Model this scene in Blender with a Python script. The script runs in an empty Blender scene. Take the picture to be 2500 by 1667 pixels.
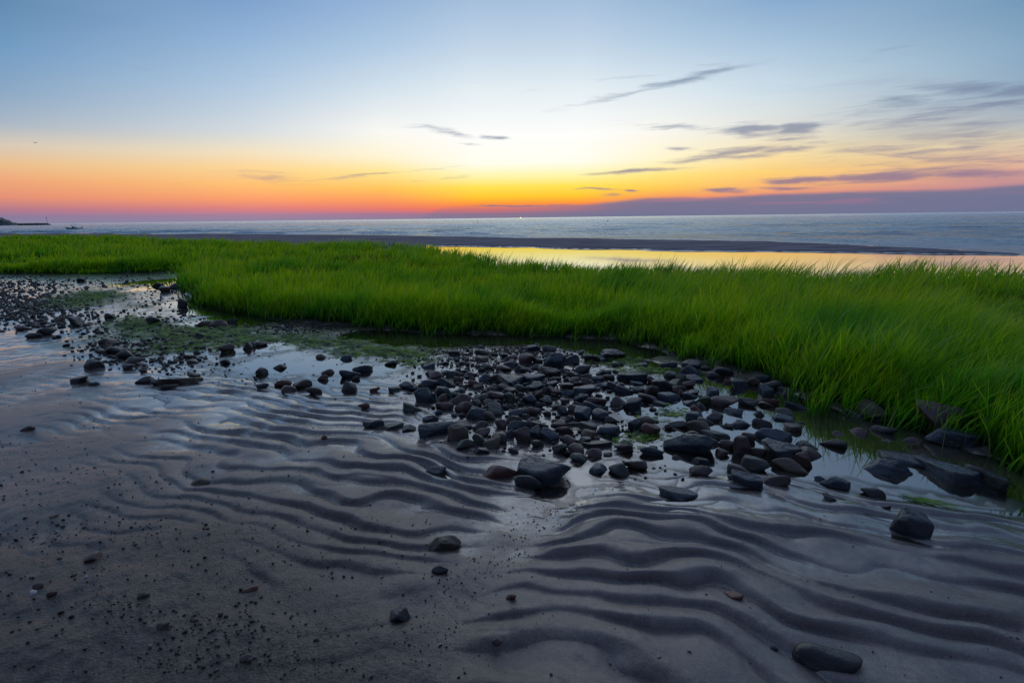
import bpy, bmesh, math, random
import numpy as np
from mathutils import Vector, Matrix
random.seed(7); RNG = np.random.default_rng(11)
D = bpy.data; SC = bpy.context.scene; COL = SC.collection

# ------------------------------------------------------------------ camera
CAMH = 1.2; FPX = 1250.0; CX = 1250.0; CY = 833.5
PITCH = math.atan((CY - 532) / FPX); ROLL = math.radians(0.71)
Fv = np.array([0, math.cos(PITCH), -math.sin(PITCH)])
R0 = np.array([1.0, 0, 0]); U0 = np.array([0, math.sin(PITCH), math.cos(PITCH)])
Rv = math.cos(ROLL) * R0 - math.sin(ROLL) * U0
Uv = math.sin(ROLL) * R0 + math.cos(ROLL) * U0
cd = D.cameras.new("camera"); cam = D.objects.new("camera", cd); COL.objects.link(cam)
cd.sensor_width = 36; cd.lens = 18; cd.clip_start = 0.02; cd.clip_end = 30000
cam.matrix_world = Matrix(((Rv[0], Uv[0], -Fv[0], 0), (Rv[1], Uv[1], -Fv[1], 0), (Rv[2], Uv[2], -Fv[2], CAMH), (0, 0, 0, 1)))
SC.camera = cam
SC.render.resolution_x = 1024; SC.render.resolution_y = 682
SC.view_settings.view_transform = 'Standard'; SC.view_settings.look = 'None'
SC.view_settings.exposure = 0.0; SC.view_settings.gamma = 1
SC.render.engine = 'CYCLES'
SC.cycles.max_bounces = 7; SC.cycles.transparent_max_bounces = 12

def pdir(px, py):
    px = np.asarray(px, float); py = np.asarray(py, float)
    return (Fv[None] + Rv[None] * ((px - CX) / FPX)[..., None] - Uv[None] * ((py - CY) / FPX)[..., None])
def G(px, py, z=0.0):
    d = pdir(np.atleast_1d(px), np.atleast_1d(py)); t = (z - CAMH) / d[:, 2]
    return d[:, 0] * t, d[:, 1] * t
def G1(px, py, z=0.0):
    a, b = G(px, py, z); return float(a[0]), float(b[0])
def azel(px, py):
    d = pdir(np.atleast_1d(px), np.atleast_1d(py))[0]
    return math.degrees(math.atan2(d[0], d[1])), math.degrees(math.atan2(d[2], math.hypot(d[0], d[1])))
def lin(c):
    return tuple((v / 255 / 12.92) if v / 255 <= 0.04045 else ((v / 255 + 0.055) / 1.055) ** 2.4 for v in c)

# ------------------------------------------------------------------ node helpers
class NT:
    def __init__(s, tree): s.t = tree; s.n = tree.nodes; s.l = tree.links
    def new(s, typ, **kw):
        nd = s.n.new(typ)
        for k, v in kw.items(): setattr(nd, k, v)
        return nd
    def put(s, sock, v):
        if isinstance(v, bpy.types.NodeSocket): s.l.new(v, sock)
        elif v is not None: sock.default_value = v
    def math(s, op, a, b=None, clamp=False):
        nd = s.new('ShaderNodeMath', operation=op, use_clamp=clamp)
        s.put(nd.inputs[0], a)
        if b is not None: s.put(nd.inputs[1], b)
        return nd.outputs[0]
    def mapr(s, v, a, b, c=0.0, d=1.0, smooth=True):
        nd = s.new('ShaderNodeMapRange', interpolation_type='SMOOTHSTEP' if smooth else 'LINEAR')
        s.put(nd.inputs['Value'], v)
        for k, x in (('From Min', a), ('From Max', b), ('To Min', c), ('To Max', d)): s.put(nd.inputs[k], x)
        return nd.outputs[0]
    def mix(s, f, a, b, blend='MIX'):
        nd = s.new('ShaderNodeMix', data_type='RGBA', blend_type=blend)
        s.put(nd.inputs[0], f); s.put(nd.inputs[6], a); s.put(nd.inputs[7], b)
        return nd.outputs[2]
    def ramp(s, f, stops, interp='LINEAR'):
        nd = s.new('ShaderNodeValToRGB'); cr = nd.color_ramp; cr.interpolation = interp
        while len(cr.elements) > 1: cr.elements.remove(cr.elements[-1])
        for i, (p, c) in enumerate(stops):
            e = cr.elements[0] if i == 0 else cr.elements.new(p)
            e.position = p; e.color = (c[0], c[1], c[2], 1)
        s.put(nd.inputs[0], f); return nd.outputs[0]
    def noise(s, vec, scale, detail=3, rough=0.5, dist=0.0):
        nd = s.new('ShaderNodeTexNoise'); s.put(nd.inputs['Vector'], vec)
        nd.inputs['Scale'].default_value = scale; nd.inputs['Detail'].default_value = detail
        nd.inputs['Roughness'].default_value = rough; nd.inputs['Distortion'].default_value = dist
        return nd.outputs[0]
    def mapping(s, vec, loc=(0, 0, 0), rot=(0, 0, 0), scale=(1, 1, 1), typ='POINT'):
        nd = s.new('ShaderNodeMapping', vector_type=typ); s.put(nd.inputs[0], vec)
        nd.inputs[1].default_value = loc; nd.inputs[2].default_value = rot; nd.inputs[3].default_value = scale
        return nd.outputs[0]
    def bump(s, h, strength, dist, normal=None):
        nd = s.new('ShaderNodeBump'); nd.inputs['Strength'].default_value = strength
        nd.inputs['Distance'].default_value = dist; s.put(nd.inputs['Height'], h)
        if normal is not None: s.put(nd.inputs['Normal'], normal)
        return nd.outputs[0]
    def attr(s, name):
        return s.new('ShaderNodeAttribute', attribute_name=name)

# ------------------------------------------------------------------ world: dusk sky
W = D.worlds.new("World"); SC.world = W; W.use_nodes = True
w = NT(W.node_tree); w.n.clear()
tc = w.new('ShaderNodeTexCoord'); sep = w.new('ShaderNodeSeparateXYZ'); w.l.new(tc.outputs['Generated'], sep.inputs[0])
X, Y, Z = sep.outputs
az = w.math('MULTIPLY', w.math('ARCTAN2', X, Y), 180 / math.pi)
el = w.math('MULTIPLY', w.math('ARCSINE', Z), 180 / math.pi)
elp = w.math('POWER', w.math('DIVIDE', w.math('MAXIMUM', el, 0.0), 90.0), 0.5)
cols = {
 0:    [(0,(88,130,170)),(110,(103,148,190)),(220,(132,163,194)),(300,(165,180,196)),(350,(212,200,184)),(400,(234,190,142)),(440,(238,166,122)),(480,(228,145,118)),(510,(180,122,138)),(528,(140,122,155)),(550,(126,134,160))],
 625:  [(0,(122,158,203)),(110,(148,181,216)),(220,(178,201,224)),(320,(212,219,224)),(370,(243,226,195)),(410,(253,214,150)),(450,(255,194,116)),(485,(252,160,108)),(508,(225,130,125)),(525,(165,128,155)),(543,(128,135,165))],
 940: [(0,(145,177,214)),(110,(172,199,226)),(220,(210,225,236)),(320,(249,248,243)),(380,(255,245,214)),(420,(255,229,146)),(460,(254,196,92)),(490,(252,152,95)),(510,(230,122,110)),(523,(160,120,148)),(538,(128,132,162))],
 1300: [(0,(165,190,220)),(110,(192,212,231)),(220,(228,238,243)),(330,(254,254,252)),(395,(255,254,240)),(430,(255,245,170)),(455,(255,226,85)),(480,(255,198,50)),(498,(255,145,65)),(511,(238,112,90)),(521,(150,115,140)),(532,(125,125,155))],
 1600: [(0,(152,182,213)),(110,(182,206,227)),(220,(220,232,240)),(320,(250,248,240)),(390,(255,246,205)),(430,(255,228,125)),(460,(254,202,85)),(482,(248,155,95)),(500,(180,115,130)),(525,(118,118,150))],
 1875: [(0,(132,168,205)),(110,(168,195,220)),(220,(203,221,232)),(310,(226,226,220)),(370,(250,228,175)),(420,(254,210,120)),(450,(250,185,115)),(475,(235,150,120)),(495,(180,120,140)),(525,(115,122,152))],
 2500: [(0,(105,146,180)),(110,(127,162,192)),(220,(142,168,192)),(300,(175,184,192)),(340,(215,202,178)),(385,(228,190,160)),(420,(222,165,150)),(450,(190,140,150)),(480,(130,118,150)),(520,(106,116,146))]}
GAIN = {}
outs = []
ZC = (0.10, 0.15, 0.27)
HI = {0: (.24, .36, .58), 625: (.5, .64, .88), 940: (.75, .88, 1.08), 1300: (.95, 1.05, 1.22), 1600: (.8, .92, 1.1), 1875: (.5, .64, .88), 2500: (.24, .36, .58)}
# (unseen sky above the frame, brightened to add front light on grass and sand)

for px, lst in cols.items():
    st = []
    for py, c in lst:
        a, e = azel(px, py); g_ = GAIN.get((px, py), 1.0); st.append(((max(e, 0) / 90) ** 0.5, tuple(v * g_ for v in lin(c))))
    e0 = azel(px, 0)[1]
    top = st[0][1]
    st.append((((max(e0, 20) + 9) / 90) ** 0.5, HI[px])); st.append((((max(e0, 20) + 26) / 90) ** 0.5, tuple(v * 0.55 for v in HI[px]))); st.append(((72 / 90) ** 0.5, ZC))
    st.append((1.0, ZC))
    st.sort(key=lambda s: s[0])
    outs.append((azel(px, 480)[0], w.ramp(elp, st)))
back = w.ramp(elp, [(0, (.045, .055, .09)), (0.25, (.06, .065, .10)), (0.45, (.055, .075, .13)), (0.8, tuple(v * 0.8 for v in ZC)), (1.0, ZC)])
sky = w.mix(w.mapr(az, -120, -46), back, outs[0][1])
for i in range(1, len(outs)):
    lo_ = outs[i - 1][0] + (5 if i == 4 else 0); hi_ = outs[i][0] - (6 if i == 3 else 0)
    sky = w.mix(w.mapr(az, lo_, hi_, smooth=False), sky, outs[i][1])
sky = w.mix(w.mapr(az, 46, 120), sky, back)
# clouds: streaks laid out in sky directions (azimuth, elevation), torn by noise
cmb = w.new('ShaderNodeCombineXYZ'); w.l.new(az, cmb.inputs[0]); w.l.new(el, cmb.inputs[1])
ae = cmb.outputs[0]
nw = w.new('ShaderNodeTexNoise'); w.put(nw.inputs['Vector'], w.mapping(ae, scale=(0.22, 1.1, 1))); nw.inputs['Scale'].default_value = 1.0
nw.inputs['Detail'].default_value = 5; nw.inputs['Roughness'].default_value = 0.6
off = w.new('ShaderNodeVectorMath', operation='SUBTRACT'); w.l.new(nw.outputs['Color'], off.inputs[0]); off.inputs[1].default_value = (0.5, 0.5, 0.5)
mul = w.new('ShaderNodeVectorMath', operation='MULTIPLY'); w.l.new(off.outputs[0], mul.inputs[0]); mul.inputs[1].default_value = (4.5, 0.75, 0)
add = w.new('ShaderNodeVectorMath', operation='ADD'); w.l.new(ae, add.inputs[0]); w.l.new(mul.outputs[0], add.inputs[1])
aew = add.outputs[0]
def nr(x, y): return 1250 + x / 1.8816, y / 1.8816
def nl(x, y): return x / 1.8816, y / 1.8816
ST = [ # x0,y0,x1,y1,half thickness deg,opacity  (right-hand crop, then left-hand)
 (nr,560,415,1100,293,.55,.60),(nr,270,490,720,385,.35,.26),(nr,880,305,1045,285,.25,.22),
 (nr,540,575,1020,592,.42,.38),(nr,960,600,1180,622,.75,.58),(nr,1190,600,1450,588,.95,.80),(nr,1300,605,1500,555,.5,.35),
 (nr,720,748,1260,664,.60,.66),(nr,920,738,1480,655,.5,.45),(nr,1430,598,1860,512,.45,.34),(nr,1650,452,1960,472,.7,.36),
 (nr,1830,398,2500,428,.75,.55),(nr,2180,425,2520,395,.75,.72),(nr,2020,494,2480,458,.28,.62),(nr,1800,590,2500,545,1.0,.36),
 (nr,1980,695,2300,652,.6,.42),(nr,1630,708,2080,728,.35,.5),(nr,1890,748,2500,728,.45,.5),(nr,300,800,780,773,.28,.6),
 (nr,725,683,830,685,.3,.45),(nr,1105,838,1480,826,.42,.85),(nr,1410,828,2050,795,.62,.9),(nr,1650,775,2500,802,.8,.45),
 (nr,290,862,470,872,.2,.5),(nr,510,877,580,878,.25,.6),(nr,400,897,490,895,.2,.4),(nr,880,872,1110,881,.35,.6),(nr,1130,866,1400,866,.3,.5),
 (nr,1620,268,1800,210,.35,.18),(nr,60,420,170,410,.2,.15),(nr,360,378,620,350,.2,.15),
 (nr,1480,565,2450,468,1.5,.34),(nr,1350,705,2450,690,1.0,.34),(nr,1650,625,2450,598,.9,.40),(nr,980,592,1320,602,.8,.58),(nr,1140,640,1370,642,.5,.42),(nr,1780,520,2300,480,.6,.44),
 (nl,1880,578,2080,592,.3,.36),(nl,2000,604,2190,626,.42,.5),(nl,2210,632,2330,636,.4,.5),(nl,2110,664,2210,665,.25,.3),
 (nl,1040,808,1380,826,.6,.26),(nl,1420,828,2020,776,.16,.40),(nl,1950,826,2180,805,.18,.28),(nl,2100,946,2600,944,.14,.8)]
mask = None
for (fn, x0, y0, x1, y1, th, op) in ST:
    a0, e0 = azel(*fn(x0, y0)); a1, e1 = azel(*fn(x1, y1))
    L = math.hypot(a1 - a0, e1 - e0) / 2; ang = math.atan2(e1 - e0, a1 - a0)
    v = w.mapping(aew, loc=((a0 + a1) / 2, (e0 + e1) / 2, 0), rot=(0, 0, ang), scale=(L * 1.3, th, 1), typ='TEXTURE')
    ln = w.new('ShaderNodeVectorMath', operation='LENGTH'); w.l.new(v, ln.inputs[0])
    m = w.mapr(ln.outputs['Value'], 0.0, 2.0, op, -op, smooth=False)
    mask = m if mask is None else w.math('MAXIMUM', mask, m)
det = w.noise(w.mapping(aew, rot=(0, 0, -0.10), scale=(0.16, 2.4, 1)), 1.0, 7, 0.65)
mask = w.mapr(w.math('ADD', mask, w.math('MULTIPLY', w.math('SUBTRACT', det, 0.5), 1.25)), -0.03, 0.62, 0.0, 0.80)
# general thin veil to the right
veil = w.noise(w.mapping(aew, rot=(0, 0, 0.1), scale=(0.05, 0.5, 1)), 1.0, 5, 0.6)
veil = w.math('MULTIPLY', w.mapr(veil, 0.48, 0.75), w.math('MULTIPLY', w.mapr(az, 15, 45), w.mapr(el, 20, 6)))
mask = w.math('MAXIMUM', mask, w.math('MULTIPLY', veil, 0.42))
ccol = w.ramp(elp, [(0, lin((112, 112, 146))), (math.sqrt(3.5 / 90), lin((128, 112, 148))), (math.sqrt(6 / 90), lin((140, 136, 158))), (math.sqrt(9 / 90), lin((118, 136, 163))), (math.sqrt(22 / 90), lin((135, 155, 180)))])
sky = w.mix(mask, sky, ccol)
# low cloud bank on the right: top edge climbs to the right
edge = []
for x, y in ((-300, 952), (0, 943), (380, 932), (640, 908), (1000, 898), (1180, 886), (1450, 880), (2100, 862), (2352, 845), (2700, 830)):
    edge.append(azel(*nr(x, y)))
fc = w.new('ShaderNodeFloatCurve'); cu = fc.mapping.curves[0]
def cx01(a): return (a + 60) / 120
pts = [(cx01(-60), 0.0), (cx01(edge[0][0] - 4), 0.0)] + [(cx01(a), e / 10) for a, e in edge] + [(1.0, edge[-1][1] / 10)]
cu.points[0].location = pts[0]; cu.points[1].location = pts[-1]
for p in pts[1:-1]: cu.points.new(*p)
fc.mapping.update()
w.put(fc.inputs['Value'], w.math('DIVIDE', w.math('ADD', az, 60.0), 120.0, clamp=True))
sepw = w.new('ShaderNodeSeparateXYZ'); w.l.new(aew, sepw.inputs[0])
dlt = w.math('SUBTRACT', w.math('MULTIPLY', fc.outputs[0], 10.0), w.math('ADD', w.math('MULTIPLY', sepw.outputs[1], 0.5), w.math('MULTIPLY', el, 0.5)))
bank = w.math('MULTIPLY', w.mapr(dlt, -0.12, 0.32), w.mapr(az, -4, 14, 0.35, 0.9))
rose = w.noise(w.mapping(ae, scale=(0.07, 1.5, 1)), 1.0, 4, 0.5)
bcol = w.mix(w.math('MULTIPLY', w.mapr(rose, 0.50, 0.68), w.mapr(el, 0.6, 1.6)), lin((110, 116, 146)) + (1,), lin((168, 118, 146)) + (1,))
sky = w.mix(bank, sky, bcol)
sky = w.mix(w.mapr(el, 0.0, -0.8), sky, (0.10, 0.11, 0.14, 1))
# a share of physical sky (sun just under the horizon) rides on the gradient
nis = w.new('ShaderNodeTexSky', sky_type='NISHITA'); nis.sun_disc = False
nis.sun_elevation = math.radians(-1.0); nis.sun_rotation = math.radians(4)
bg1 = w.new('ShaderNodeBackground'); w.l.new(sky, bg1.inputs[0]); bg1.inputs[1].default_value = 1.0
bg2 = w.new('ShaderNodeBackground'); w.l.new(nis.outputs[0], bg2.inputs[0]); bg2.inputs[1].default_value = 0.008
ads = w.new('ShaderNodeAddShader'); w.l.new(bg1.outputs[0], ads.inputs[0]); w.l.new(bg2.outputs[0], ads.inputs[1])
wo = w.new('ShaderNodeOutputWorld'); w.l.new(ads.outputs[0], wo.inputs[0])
# the sun is already under the horizon: all light comes from the sky

# ------------------------------------------------------------------ numpy noise
_P = RNG.random((256, 256)).astype(np.float32)
def vn(x, y, seed=0):
    x = np.asarray(x, float) + seed * 17.13; y = np.asarray(y, float) + seed * 9.71
    xi = np.floor(x).astype(int); yi = np.floor(y).astype(int); fx = x - xi; fy = y - yi
    fx = fx * fx * fx * (fx * (fx * 6 - 15) + 10); fy = fy * fy * fy * (fy * (fy * 6 - 15) + 10)
    a = _P[xi & 255, yi & 255]; b = _P[(xi + 1) & 255, yi & 255]; c = _P[xi & 255, (yi + 1) & 255]; d = _P[(xi + 1) & 255, (yi + 1) & 255]
    return (a * (1 - fx) * (1 - fy) + b * fx * (1 - fy) + c * (1 - fx) * fy + d * fx * fy) * 2 - 1
def fbm(x, y, o=4, seed=0, g=0.5):
    s = 0; a = 1; t = 0
    for i in range(o):
        s = s + a * vn(x, y, seed + i * 3); t += a; a *= g; x = np.asarray(x) * 2.03; y = np.asarray(y) * 2.03
    return s / t
def sst(a, b, v):
    t = np.clip((v - a) / (b - a), 0, 1); return t * t * (3 - 2 * t)

# ------------------------------------------------------------------ shore lines: range as a function of azimuth
def rline(pts, z=0.0):
    p = np.array(pts, float); x, y = G(p[:, 0], p[:, 1], z)
    a = np.arctan2(x, y); r = np.hypot(x, y); o = np.argsort(a)
    return a[o], r[o]
FR = rline([(-500,650),(0,667),(100,667),(200,667),(300,666),(380,664),(430,660),(444,664),(452,690),(470,716),(506,744),(560,756),(620,767),(700,780),(800,790),(900,799),(1000,806),(1100,812),(1200,814),(1300,818),(1400,820),(1500,826),(1560,836),(1620,852),(1700,874),(1780,890),(1850,915),(1950,955),(2050,990),(2150,1018),(2220,1030),(2300,1062),(2400,1098),(2500,1135),(2900,1280)])
BK = rline([(-500,570),(0,571),(100,572),(200,573),(335,575),(345,579),(500,584),(700,589),(850,590),(930,590),(1050,598),(1100,606),(1180,619),(1210,625),(1300,629),(1500,636),(1700,644),(1900,650),(2100,654),(2300,658),(2500,663),(2900,673)], 0.31)
LG = rline([(1040,599),(1064,602),(1255,605),(1400,608),(1542,612),(1765,615),(2084,619),(2400,624),(2600,630),(2900,640)])
SE = rline([(-500,571),(0,570),(350,571),(700,573),(1000,576),(1255,580),(1542,584),(1829,588),(2084,597),(2250,605),(2400,613),(2500,619),(2600,625),(2900,636)])
def ip(L, a): return np.interp(a, L[0], L[1])
def lag_r(a):
    b = ip(BK, a) + 0.6; l = ip(LG, a)
    return np.where(a < LG[0][0], b, np.maximum(l, b))

# near-field levels, in mm above the water: px, py, level, ripple amplitude, lumpiness
CP = np.array([
 (-400,1100,60,0,3),(-300,1600,75,0,5),(0,1650,75,0,6),(200,1500,65,0,6),(600,1600,60,0,4),(100,1250,52,0,5),(450,1350,48,0,3),(800,1500,46,1,2),(700,1350,42,2,2),
 (0,1050,40,0,4),(200,1100,36,0,3),(350,1050,24,3,2),(0,930,30,0,4),(120,900,24,1,4),(60,860,15,1,5),(200,960,24,3,3),(170,870,14,3,5),(230,930,16,5,3),
 (480,1165,33,5,2),(600,1250,36,6,2),(400,1000,5,11,2),(520,960,2,12,2),(650,985,3,13,2),(750,1010,5,14,2),(560,1040,9,13,2),(700,1070,13,15,2),(850,1010,6,12,2),(950,1010,4,9,3),
 (650,1130,20,15,2),(850,1120,22,16,2),(1000,1160,22,15,2),(800,1200,27,15,2),(900,1280,31,15,2),(1100,1200,22,13,2),(1150,1260,20,11,2),(1000,1350,36,9,2),(900,1400,40,6,2),
 (1250,1290,14,3,5),(1290,1240,5,2,4),(1360,1200,1,2,5),(1450,1170,-1,2,5),(1540,1150,-4,1,4),(1300,1170,8,3,4),(1200,1330,26,3,3),(1050,1430,40,2,2),(1250,1450,40,8,2),
 (1500,1290,18,14,2),(1450,1380,30,17,2),(1600,1250,10,10,2),(1700,1300,20,15,2),(1900,1300,18,15,2),(1700,1420,32,17,2),(2100,1350,21,15,2),(2300,1400,24,15,2),(2500,1400,20,14,2),(2400,1550,38,18,2),(2000,1550,42,19,2),(1600,1600,46,19,2),(1300,1600,50,12,2),(2800,1500,34,14,2),(1000,1620,54,3,3),
 (1750,1200,3,8,2),(1950,1215,4,9,2),(2100,1260,6,11,2),(2300,1270,2,9,2),(2450,1300,3,10,2),(2500,1240,-3,6,2),(2250,1210,-3,4,2),(2600,1290,-2,6,2),
 (2060,1180,-3,2,2),(1950,1140,-8,0,3),(2130,1150,-14,0,3),(2300,1150,-16,0,3),(2480,1190,-16,0,3),(2250,1085,-26,0,3),(2420,1140,-30,0,3),(2000,1030,-24,0,3),(1880,1000,-12,0,4),(2100,1060,-22,0,3),(1800,1060,-8,0,5),
 (1650,1120,-6,0,5),(1560,1080,-6,0,6),(1450,1100,2,0,7),(1680,1000,-7,0,5),(1560,1010,-5,0,6),(1450,1020,3,0,8),(1330,1050,10,0,7),(1200,1030,10,0,6),(1080,1060,12,2,4),(1000,1000,6,4,4),(1150,960,8,0,8),(1280,980,2,0,8),(1330,930,16,0,8),(1200,890,12,0,8),(1300,860,28,0,7),(1180,855,14,0,8),(1100,870,2,0,7),(1050,920,3,0,6),(1400,880,10,0,8),(1500,920,2,0,7),(1600,940,-1,0,7),(1560,890,-6,0,5),(1700,930,-8,0,4),(1650,880,5,0,5),(1800,950,-8,0,5),(1850,925,5,0,5),
 (900,820,-14,0,3),(1000,830,-24,0,2),(1200,833,-26,0,2),(1400,838,-24,0,2),(1530,862,-16,0,3),(980,852,0,0,5),(880,848,8,0,8),(950,880,-2,0,5),
 (700,930,-2,4,3),(820,930,-5,3,3),(900,950,-4,5,3),(760,900,-8,0,3),(880,900,-7,0,3),(640,890,-7,0,3),(560,900,-3,1,3),(450,915,-1,3,3),(350,900,2,2,4),(300,930,10,2,4),(720,868,-5,0,4),(600,870,-2,0,6),(650,845,-8,0,3),(700,842,-8,0,3),
 (250,870,4,0,6),(330,870,8,0,8),(400,865,6,0,9),(300,840,4,0,8),(500,850,9,0,9),(420,820,10,0,9),(560,830,10,0,9),(620,815,12,0,8),(760,830,9,0,7),(820,840,9,0,7),(700,800,10,0,6),(800,805,7,0,5),
 (160,850,6,1,7),(100,820,6,1,8),(60,790,2,1,7),(180,820,1,0,7),(0,830,10,1,6),(20,780,5,0,8),(120,770,2,0,7),(200,790,-3,0,5),(270,780,-3,0,4),(330,772,-5,0,4),
 (60,740,13,0,8),(130,745,11,0,8),(0,720,12,0,8),(200,735,11,0,8),(260,745,10,0,8),(220,710,8,0,7),(300,720,4,0,7),(330,750,4,0,8),(400,780,8,0,8),(380,735,1,0,7),(450,775,0,0,7),(450,740,-8,0,3),(500,765,-12,0,3),(560,780,-12,0,3),(620,790,-6,0,4),(410,715,-2,0,5),(420,700,-12,0,2),(380,690,-14,0,2),(330,697,-3,0,5),
 (100,705,1,0,5),(160,708,0,0,4),(30,706,1,0,5),(250,690,2,0,4),(180,685,4,0,4),(80,688,6,0,6),(0,690,6,0,6),(300,678,2,0,3),(150,675,4,0,2),(-200,700,10,0,6),(-300,800,8,0,5),(-300,950,28,0,4),
], float)
_cx, _cy = G(CP[:, 0], CP[:, 1]); CA = np.arctan2(_cx, _cy); CL = np.log(np.hypot(_cx, _cy)) * 1.15
def idw(x, y):
    a = np.arctan2(x, y); l = np.log(np.maximum(np.hypot(x, y), 0.3)) * 1.15
    num = np.zeros((3,) + a.shape); den = np.zeros(a.shape)
    for i in range(len(CP)):
        d2 = (a - CA[i]) ** 2 * 1.6 + (l - CL[i]) ** 2 * 3.0 + 0.0006
        wt = 1.0 / (d2 * d2)
        den += wt
        for k in range(3): num[k] += wt * CP[i, 2 + k]
    return num / den
def crest(p, q):
    x0, y0 = G1(*p); x1, y1 = G1(*q); v = np.array([x1 - x0, y1 - y0]); v /= np.linalg.norm(v); return v
def prof(ph):
    s = ph - np.floor(ph)                        # broad rounded crest, narrow trough, steeper near side
    s = np.where(s < 0.25, s / 0.25 * 0.5, 0.5 + (s - 0.25) / 0.75 * 0.5)
    return np.sin(math.pi * s) ** 0.72
dR = crest((1450, 1290), (2250, 1465)); dL = crest((560, 1085), (960, 1160))
bx0, by0 = G1(1330, 1245); bx1, by1 = G1(1000, 1640)      # smooth tongue between the two ripple fields
bd = np.array([bx1 - bx0, by1 - by0]); bd /= np.linalg.norm(bd)
def ripples(x, y):
    wx = 0.16 * fbm(x * 1.6, y * 1.6, 3, 5); wy = 0.20 * fbm(x * 1.7, y * 2.1, 3, 9) + 0.025 * vn(x * 5, y * 3, 12)
    xx = x + wx; yy = y + wy
    side = (x - bx0) * (-bd[1]) + (y - by0) * bd[0]         # >0 to the right of the tongue
    nR = np.array([-dR[1], dR[0]]); nL = np.array([-dL[1], dL[0]])
    dr = np.maximum(side, 0); dl = np.maximum(-side, 0)
    pR = (xx * nR[0] + yy * nR[1]) / 0.126 + 1.6 * np.exp(-dr / 0.22)
    pL = (xx * nL[0] + yy * nL[1]) / 0.118 - 1.1 * np.exp(-dl / 0.25) + 0.35 * fbm(x * 0.9, y * 0.9, 2, 31)
    am = 0.55 + 0.75 * fbm(x * 2.4 + 3, y * 4.5, 3, 13)
    am = np.clip(am * 1.25 + 0.18, 0.0, 1.4)
    mr = sst(0.02, 0.18, side); ml = sst(0.02, 0.22, -side)
    # secondary little ripples running into the troughs
    sec = prof((xx * nR[0] + yy * nR[1]) / 0.07 + 1.3 * vn(x * 3, y * 3, 77)) * sst(0.1, 0.6, vn(x * 1.7, y * 2.2, 41)) * 0.22
    return (prof(pR) * mr + prof(pL) * ml - 0.55) * am + sec
def fj(x, y, a): return a + 0.016 * fbm(x * 1.1, y * 1.1, 3, 300) * sst(-0.35, -0.5, a)
def height(x, y, fine=True):
    x = np.asarray(x, float); y = np.asarray(y, float)
    a = np.arctan2(x, y); r = np.hypot(x, y)
    f = ip(FR, fj(x, y, a)); b = ip(BK, a); l = lag_r(a); s = np.maximum(ip(SE, a), l)
    lv, am, lm = idw(x, y)
    n1 = fbm(x * 3.1, y * 3.1, 4, 21); n2 = fbm(x * 11, y * 11, 3, 27)
    z = lv - 3.0 * np.exp(-((lv - 6) / 7) ** 2) * sst(8, 12, am) + am * 2.05 * ripples(x, y) + lm * (0.75 * n1 + 0.95 * n2) + (0.7 + 0.28 * lm) * fbm(x * 30, y * 30, 3, 61)
    z = z * 0.001
    gz = 0.045 + 0.02 * fbm(x * 0.7, y * 0.7, 3, 33)
    e = f + 0.10 * fbm(x * 5, y * 5, 2, 44)
    z = z + (gz - z) * sst(-0.22, 0.16, r - e)
    left = sst(0.0, 0.12, LG[0][0] - a)                       # no lagoon left of here
    lz = -0.09 + left * 0.125
    z = z + (lz - z) * sst(-0.1, 0.45, r - b)
    barh = (0.055 + 0.012 * fbm(x * 0.35, y * 0.8, 3, 51)) * sst(0.1, 1.2, s - l)
    wv = 0.7 * fbm(x * 0.45, y * 0.9, 4, 53)
    z = np.where(r > b + 0.45, z + (barh - z) * sst(-0.5, 0.9, r - l + wv) * sst(0.05, 1.2, s - l), z)
    deep = -0.06 - 0.012 * np.clip(r - s, 0, 400)
    z = np.where(r > (l + s) / 2, z + (deep - z) * sst(-2.2, 1.6, r - s + wv), z)
    return z
_height0 = height
def height(x, y, fine=True):
    z = _height0(x, y)
    for hx, hy, hw in HOL:
        d2 = ((x - hx) ** 2 + (y - hy) ** 2) / hw ** 2
        z = z - 0.10 * hw * np.exp(-d2 * 1.1) + 0.035 * hw * np.exp(-(np.sqrt(d2) - 1.5) ** 2 * 5)
    return z
HOL = []
for hpx, hpy, hw_ in ((496,1176,52),(984,1512,56),(2010,1620,140),(1788,1462,46),(230,1370,34),(400,1532,26),(1214,1568,24),(1076,1338,90),(1065,1158,48),(2214,1300,80),(1094,1155,90),(1654,1215,80),(1075,1398,40),(612,1444,36)):
    _x, _y = G1(hpx, hpy, 0.03); HOL.append((_x * 1.02, _y * 1.02, hw_ / FPX * math.hypot(_y, 1.2) * 0.95))
def h1(x, y): return float(height(np.array([x]), np.array([y]))[0])

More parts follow.
